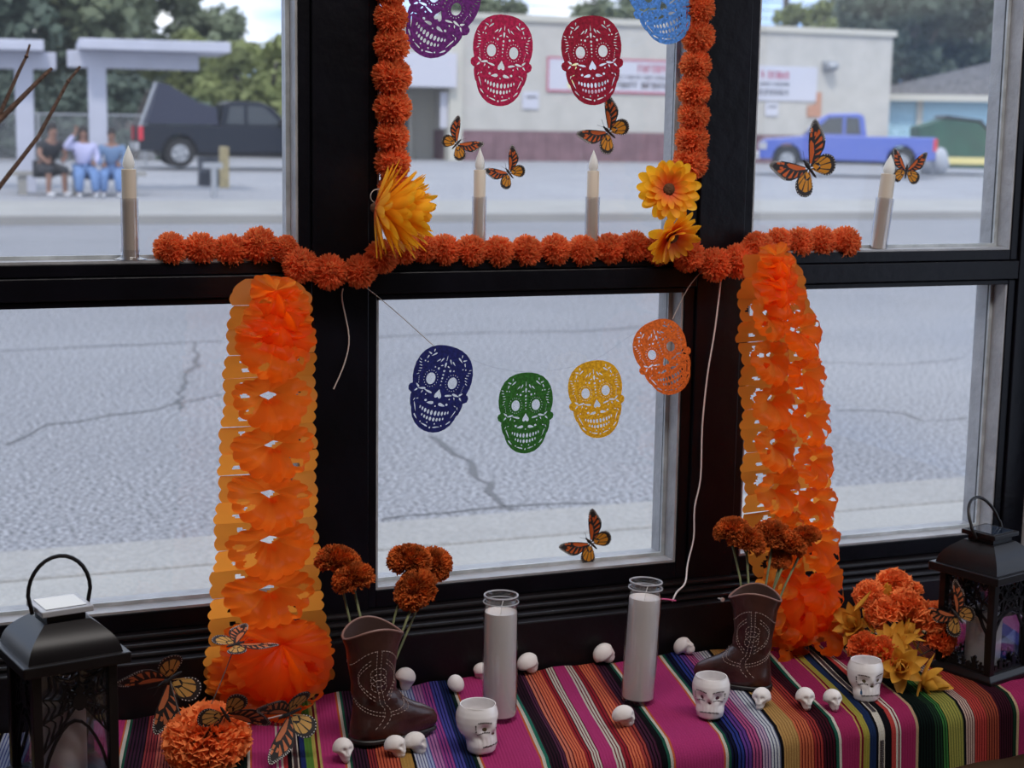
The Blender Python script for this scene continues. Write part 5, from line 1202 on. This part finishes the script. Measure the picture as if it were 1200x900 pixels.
def marigold(px, py, Y, foot, Rpx, label, group, tilt=(0, 0), k=0):
    h_ = onY(px, py, Y); t = thing('dried_marigold', foot, label, 'flower', group); f_ = h_-V(foot); R = Rpx/F*(h_-CO).dot(CF)
    mid = f_*.55+V((rnd.uniform(-.006, .006), rnd.uniform(-.004, .004), 0))
    MB().tube([(0, 0, 0), mid, f_+V((0, 0, -.012))], [.0020, .0019, .0024], 7).build('stem', M['stem'], t)
    MB().tube([f_+V((0, 0, -.020)), f_+V((0, 0, -.004))], [.003, .009], 9).build('calyx', M['stem'], t)
    o = link('flower_head', MG[k % 2], t); o.location = f_; o.scale = (R/.028,)*3; o.rotation_euler = (tilt[0], tilt[1], rnd.uniform(0, 6)); return t
def in_boot(bt, dx, dy, z=.085):
    m_ = Mx.Translation(bt.location) @ bt.rotation_euler.to_matrix().to_4x4() @ Mx.Scale(bt.scale[0], 4); return m_ @ V((dx, dy, z))
G1, G2 = 'dried marigolds in the left boot', 'dried marigolds in the right boot'
marigold(396, 660, 2.40, in_boot(b1, -.016, .006), 27, 'dried orange marigold in left boot, leftmost against the paper garland', G1, (.2, -.3))
marigold(414, 679, 2.36, in_boot(b1, -.010, -.006), 25, 'dried orange marigold in left boot, lower right of the leftmost one', G1, (.3, 0), 1)
marigold(480, 658, 2.38, in_boot(b1, .014, .010), 26, 'dried orange marigold in left boot, upper left of the right hand three', G1, (.1, -.1), 1)
marigold(507, 662, 2.40, in_boot(b1, .020, .004), 23, 'dried orange marigold in left boot, farthest to the right', G1, (.2, .6))
marigold(487, 692, 2.34, in_boot(b1, .016, -.008), 27, 'dried orange marigold in left boot, lowest of the right hand three', G1, (.7, .1))
marigold(857, 622, 2.38, in_boot(b2, .012, -.006), 21, 'dried orange marigold in right boot, leftmost and brightest', G2, (.1, -.3))
marigold(875, 635, 2.36, in_boot(b2, .008, .004), 23, 'dried orange marigold in right boot, just right of the leftmost', G2, (.3, 0), 1)
marigold(906, 628, 2.36, in_boot(b2, -.006, -.010), 23, 'dark dried marigold in right boot, middle of the row', G2, (.2, .1))
marigold(924, 640, 2.35, in_boot(b2, -.012, .000), 21, 'dark dried marigold in right boot, second from the right', G2, (.3, .2), 1)
marigold(942, 633, 2.36, in_boot(b2, -.016, -.008), 21, 'dark dried marigold in right boot, farthest to the right', G2, (.2, .5))
marigold(914, 655, 2.35, in_boot(b2, -.010, .010), 14, 'small dark dried marigold hanging below the others in right boot', G2, (.6, .2), 1)

# ------------------------------------------------------------------ lanterns
def bar(b, pts, y, w_, th=.0016):   # flat strip in xz along pts
    for i in range(len(pts)-1):
        a, c = V((pts[i][0], 0, pts[i][1])), V((pts[i+1][0], 0, pts[i+1][1])); d = (c-a); 
        if d.length < 1e-6: continue
        d.normalize(); n_ = V((-d.z, 0, d.x))*w_/2; a = a-d*w_*.3; c = c+d*w_*.3
        vs = [a+n_, a-n_, c-n_, c+n_]; b.add([(p.x, y-th, p.z) for p in vs]+[(p.x, y+th, p.z) for p in vs], [(0, 1, 2, 3), (7, 6, 5, 4), (0, 4, 5, 1), (1, 5, 6, 2), (2, 6, 7, 3), (3, 7, 4, 0)])
def web(b, hw, z0, z1, y):
    cx, cz = hw*.15, z1-(z1-z0)*.30
    ang = [a*pi/180 for a in (12, 50, 90, 130, 168, 205, 232, 308, 335)]; ends = []
    def clip(a):
        t_ = 1e9
        for lim, cc, dd in ((hw, cx, cos(a)), (-hw, cx, cos(a)), (z1, cz, sin(a)), (z0+(z1-z0)*.28, cz, sin(a))):
            if abs(dd) > 1e-6:
                q = (lim-cc)/dd
                if q > 0: t_ = min(t_, q)
        return t_
    for a in ang: L_ = clip(a); ends.append(L_); bar(b, [(cx, cz), (cx+cos(a)*L_, cz+sin(a)*L_)], y, .0020)
    for f in (.34, .56, .78, .98):
        for i in range(len(ang)-1):
            if ang[i+1]-ang[i] > 1.2: continue
            P = []
            for k in range(6):
                u_ = k/5; a = ang[i]*(1-u_)+ang[i+1]*u_; L_ = (ends[i]*(1-u_)+ends[i+1]*u_)*f*(1-.24*sin(pi*u_)); L_ = min(L_, clip(a)); P.append((cx+cos(a)*L_, cz+sin(a)*L_))
            bar(b, P, y, .0015)
    # arch below and the spider
    bar(b, [(-hw+.0*k+2*hw*k/10, z0+(z1-z0)*(.08+.46*sin(pi*k/10)**.8)) for k in range(11)], y, .003)
    b.prism([(cx+.008*cos(q*pi/5), cz+.010*sin(q*pi/5)) for q in range(10)], y-.003, y+.003); b.prism([(cx+.005*cos(q*pi/5), cz+.013+.005*sin(q*pi/5)) for q in range(10)], y-.003, y+.003)
    for s in (-1, 1):
        for k in range(4): a = .9-.5*k; bar(b, [(cx+s*.006, cz+.004), (cx+s*(.013), cz+.006+.012*sin(a)+.006), (cx+s*.019, cz-.002+.016*sin(a))], y, .0018)
def treefil(b, hw, z0, z1, y):
    r_ = random.Random(4); H = z1-z0
    for s in (-1, 1):
        bar(b, [(s*hw, z0), (s*hw*.95, z0+H*.45)], y, .006)
        def br(x, z, a, L_, w_, d):
            x2, z2 = x+cos(a)*L_, z+sin(a)*L_; x2 = max(-hw, min(hw, x2)); z2 = min(z1, z2); bar(b, [(x, z), ((x+x2)/2+.0012*sin(7*z*90), (z+z2)/2), (x2, z2)], y, w_)
            if d > 0 and z2 < z1-.001:
                br(x2, z2, a+r_.uniform(.35, .7), L_*.78, w_*.72, d-1); br(x2, z2, a-r_.uniform(.35, .7), L_*.78, w_*.72, d-1)
        br(s*hw*.95, z0+H*.42, pi/2+s*.55, H*.20, .0036, 3); br(s*hw*.95, z0+H*.55, pi/2+s*.9, H*.17, .003, 2); br(s*hw, z0+H*.72, pi/2+s*1.1, H*.15, .0028, 2)
    for k in range(4): bar(b, [(-hw+hw*.5*k+.003*q, z1-.004-.010*sin(pi*q/5)) for q in range(6)], y, .0024)
    # graveyard silhouettes
    def sil(pl, cx, k): b.prism([(cx+k*x, z0+k*z) for x, z in pl], y-.0015, y+.0015)
    stone = [(-.5, 0), (.5, 0), (.5, 1), (.3, 1.35), (0, 1.5), (-.3, 1.35), (-.5, 1)]; cross = [(-.15, 0), (.15, 0), (.15, 1), (.5, 1), (.5, 1.3), (.15, 1.3), (.15, 1.8), (-.15, 1.8), (-.15, 1.3), (-.5, 1.3), (-.5, 1), (-.15, 1)]
    fig = [(-.4, 0), (.4, 0), (.35, .9), (.6, 1.3), (.45, 1.4), (.22, 1.2), (.2, 1.5), (.25, 1.8), (0, 2), (-.25, 1.8), (-.2, 1.5), (-.55, 1.7), (-.35, 1)]
    for cx, p_, k in ((-.68, stone, .007), (-.42, fig, .0095), (-.1, cross, .009), (.18, stone, .008), (.45, fig, .011), (.74, cross, .008)): sil(p_, cx*hw, k)
    bar(b, [(-hw, z0+.002), (hw, z0+.002)], y, .004)
def lantern(loc, rz, label, kind, hw=.042, H=.135, sc=1, handle=1.0, htilt=0, hrot=0):
    t = thing('lantern', loc, label, 'lantern', rz=rz, scale=sc); pw = .0052; zb_ = .012; zt = zb_+H
    MB().box((-hw-.012, -hw-.012, 0), (hw+.012, hw+.012, .006)).loft([[(sx*(hw+.012-o_), sy*(hw+.012-o_), z) for sx, sy in ((-1, -1), (1, -1), (1, 1), (-1, 1))] for z, o_ in ((.006, 0), (.012, .008))]).build('base', M['lantern'], t, False, bevel=.001)
    for sx in (-1, 1):
        for sy in (-1, 1): MB().box((sx*hw-pw, sy*hw-pw, zb_), (sx*hw+pw, sy*hw+pw, zt)).build('corner_post', M['lantern'], t, False, bevel=.001)
    for k in range(4):
        b = MB(); (web if kind == 'web' else treefil)(b, hw-pw, zb_, zt, -hw+.001)
        o = b.build('filigree_panel', M['lantern'], t, False, rot=(0, 0, k*pi/2))
        MB().box((-hw+pw, -hw+.0045, zb_), (hw-pw, -hw+.0055, zt)).build('clear_pane', M['acryl'], o, False)
    e = hw+.017; b = MB(); b.box((-e, -e, zt), (e, e, zt+.012)); b.build('roof_brim', M['lantern'], t, False, bevel=.0015)
    rings = []
    for k in range(9):
        u_ = k/8; q = (e-.007)*(1-u_)+.025*u_; q += .010*sin(pi*u_)*.55; z = zt+.012+.034*(u_**.95); rings.append([(sx*q, sy*q, z) for sx, sy in ((-1, -1), (1, -1), (1, 1), (-1, 1))])
    MB().loft(rings).build('roof', M['lantern'], t, True, angle=35)
    zt2 = zt+.046; MB().box((-.021, -.021, zt2), (.021, .021, zt2+.008)).build('neck', M['lantern'], t, False)
    MB().box((-.028, -.028, zt2+.008), (.028, .028, zt2+.0145)).build('solar_housing', M['silver'] if kind == 'web' else M['lantern'], t, False, bevel=.001)
    MB().box((-.022, -.022, zt2+.0146), (.022, .022, zt2+.0152)).build('solar_panel', M['solar'], t, False)
    R_ = .031*handle; P_ = [V((-.030, 0, zt2+.006)), V((-.033, 0, zt2+.022))]+[V((-R_*1.06*cos(pi*k/14), 0, zt2+.026+R_*1.25*sin(pi*k/14))) for k in range(15)]+[V((.033, 0, zt2+.022)), V((.030, 0, zt2+.006))]
    P_ = [(Mx.Translation((0, 0, zt2+.006)) @ Mx.Rotation(hrot, 4, 'Z') @ Mx.Rotation(htilt, 4, 'X') @ Mx.Translation((0, 0, -zt2-.006))) @ p for p in P_]
    MB().tube(P_, .0023, 8).build('handle', M['lantern'], t)
    c = MB().lathe([(.0235, zb_), (.0245, zb_+.002), (.0245, zb_+.075), (.0235, zb_+.079), (.0215, zb_+.0795), (.020, zb_+.076), (.018, zb_+.062), (0, zb_+.058)], 32).build('led_candle', M['led'], t)
    tag(c, None, None); return t
cl = onZ(74, 905, ZT)
lantern((onZ(76, 915, ZT).x, onZ(76, 915, ZT).y, ZT), .20, 'black lantern with spiderweb panels and tall handle, at the left end', 'web', hw=.041, H=.130, sc=1.30, handle=1.03)
cr = onZ(1150, 785, ZT)
lantern((cr.x, cr.y, ZT), .28, 'black lantern with bare tree panels and solar top, at the right end', 'tree', hw=.041, H=.132, sc=1.24, htilt=-.5, handle=.95)

# ------------------------------------------------------------------ pom flower and butterfly picks at the left
CARN = [ruffle(120, .03, s, .8, .027, .35, low=-.3, wide=1.0).mesh('bloom', M['silk']) for s in (5, 6)]
CARN2 = ruffle(130, .03, 8, 1.15, .020, .3, low=-.5).mesh('bloom', M['silk_dark'])
c = onZ(243, 893, ZT); t = thing('tissue_flower', (c.x, c.y, ZT), 'big ruffled orange tissue flower lying at the foot of the left paper garland', 'flower')
o = link('bloom', ruffle(330, .062, 12, .72, .026, .4, low=-.5).mesh('bloom', M['silk']), t); o.location = (0, 0, .036); o.rotation_euler = (.25, -.15, 0)
MB().tube([(0, 0, .002), (0, 0, .03)], [.012, .02], 12).build('flower_base', M['stem'], t)
fc = V((c.x, c.y, ZT+.05))
def pick(px, py, Y, size, rotm, label, root, fold=.25, fold2=None, mm=None, dusky=1):
    h_ = onY(px, py, Y); t = butterfly(h_, size, rotm, label, fold, dusky, 'butterfly picks in the tissue flower', fold2)
    inv = (Mx.Translation(h_) @ rotm.to_4x4() @ Mx.Scale(size, 4)).inverted(); w0 = inv @ V(root); MB().tube([(0, 0, -.02), w0*.5+V((.02, .02, 0)), w0], .016, 6).build('wire', mm or M['dstem'], t); return t
pick(199, 796, 2.33, .060, flatrot(-122, 12, 0), 'largest orange monarch pick leaning left of the tissue flower', fc+V((-.03, 0, .0)), .35)
pick(276, 755, 2.33, .046, Mx.Rotation(Rd(8), 4, 'X') @ Mx.Rotation(Rd(-70), 4, 'Z'), 'monarch pick seen edge on, standing highest above the tissue flower', fc+V((-.002, .01, .01)), .1)
pick(264, 837, 2.235, .050, flatrot(152, 20, 0), 'dark olive monarch pick sitting on top of the tissue flower', fc+V((.01, 0, .01)), .15)
pick(340, 836, 2.24, .056, flatrot(-104, 5, 12), 'monarch pick reaching right of the tissue flower on a pale wire', fc+V((.03, -.01, .0)), .55, .55, M['thread'])

# ------------------------------------------------------------------ bouquet at the right
base = onZ(1058, 792, ZT); bq = thing('silk_bouquet', (base.x, base.y, ZT), 'silk bouquet of coral orange blooms and golden lilies left of the right lantern', 'bouquet')
def loc_b(px, py, Y): return onY(px, py, Y)-V(bq.location)
BL = [(1048, 685, 2.36, 19, 0, 0), (1068, 694, 2.36, 13, 0, 1), (1019, 697, 2.34, 17, 0, 1), (1035, 718, 2.31, 20, 0, 0), (1063, 713, 2.30, 23, 0, 1), (1073, 732, 2.30, 18, 0, 0), (1094, 724, 2.29, 20, 0, 1), (1102, 752, 2.27, 16, 1, 0), (1012, 760, 2.24, 16, 1, 0), (1033, 768, 2.23, 18, 1, 0)]
for px, py, Y, rp_, dk_, k in BL:
    p = loc_b(px, py, Y); R = rp_*1.12/F*2.75; o = link('bloom', CARN2 if dk_ else CARN[k], bq); o.location = p; o.scale = (R/.03,)*3; o.rotation_euler = (rnd.uniform(-.2, .5), rnd.uniform(-.4, .4), rnd.uniform(0, 6))
    if dk_: o.rotation_euler = (.35, .5 if px > 1050 else .1, .3)
    q = V((rnd.uniform(-.02, .02), rnd.uniform(-.01, .01), .008)); MB().tube([q, (p+q)*.5+V((rnd.uniform(-.01, .01), .01, 0)), p+V((0, .004, -R*.4))], [.0016, .0014, .0016], 6).build('stem', M['dstem'], bq)
LP = [petal(.044, .019, c_, M['gold'], .45, .75) for c_ in (.1, .35, .6)]
for px, py, Y, nrm, s_ in ((1036, 705, 2.33, (-.1, -.5, 1), .85), (1002, 735, 2.36, (-.6, -.3, .6), 1.15), (1047, 755, 2.25, (-.3, -.7, .7), 1.1), (1055, 782, 2.20, (-.5, -.8, .4), 1.25), (1078, 795, 2.19, (.6, -.6, -.1), 1.25), (1060, 748, 2.27, (.3, -.2, 1), .85), (1040, 735, 2.33, (0, -.1, -1), .9)):
    p = loc_b(px, py, Y); e = bpy.data.objects.new('lily', None); col.objects.link(e); e.parent = bq; e.location = p; e.rotation_mode = 'QUATERNION'; e.rotation_quaternion = V(nrm).normalized().to_track_quat('Z', 'Y'); e.scale = (s_,)*3
    for j in range(3):
        for k in range(6):
            o = link('petal', LP[j], e); o.rotation_euler = (rnd.uniform(.0, .25)+.3*j, 0, 2*pi*(k+.5*j)/6+rnd.uniform(-.2, .2)); o.scale = (1, rnd.uniform(.75, 1.1)-.12*j, 1)
    q = V((rnd.uniform(-.02, .02), 0, .008)); MB().tube([q, p], [.0016, .0014], 6).build('stem', M['dstem'], bq)
for (a, s_) in (((1001, 716), -2.0), ((1024, 742), .3), ((1084, 770), 1.2)):
    p = loc_b(*a, 2.30); o = link('leaf', LP[1], bq); o.location = p; o.rotation_euler = (.6, 0, s_)
butterfly(onY(1122, 722, 2.225), .046, flatrot(-50, 0, -72), 'dusky monarch butterfly clipped between the bouquet and the right lantern', .06, 1)

# bare twigs at the upper left
o_ = onY(-40, 250, 2.2); t = thing('bare_twigs', o_, 'three bare brown twigs reaching in from the left edge, upper left', 'twigs')
for pts, r0 in (([(-60, 300), (0, 218), (45, 160), (80, 95), (94, 78)], 3.0), ([(-50, 190), (0, 140), (28, 112), (52, 88), (61, 80)], 3.6), ([(-30, 190), (0, 133), (22, 84), (31, 66), (35, 52)], 2.6)):
    P_ = [onY(x, y, 2.2)-o_ for x, y in pts]; b = MB(); n_ = len(P_); b.tube(P_, [r0/F*2.3*(1-.55*i/(n_-1)) for i in range(n_)], 8)
    k = P_[-2]; b.ball(tuple(k), .0028, 8, 6); b.build('twig', M['twig'], t)
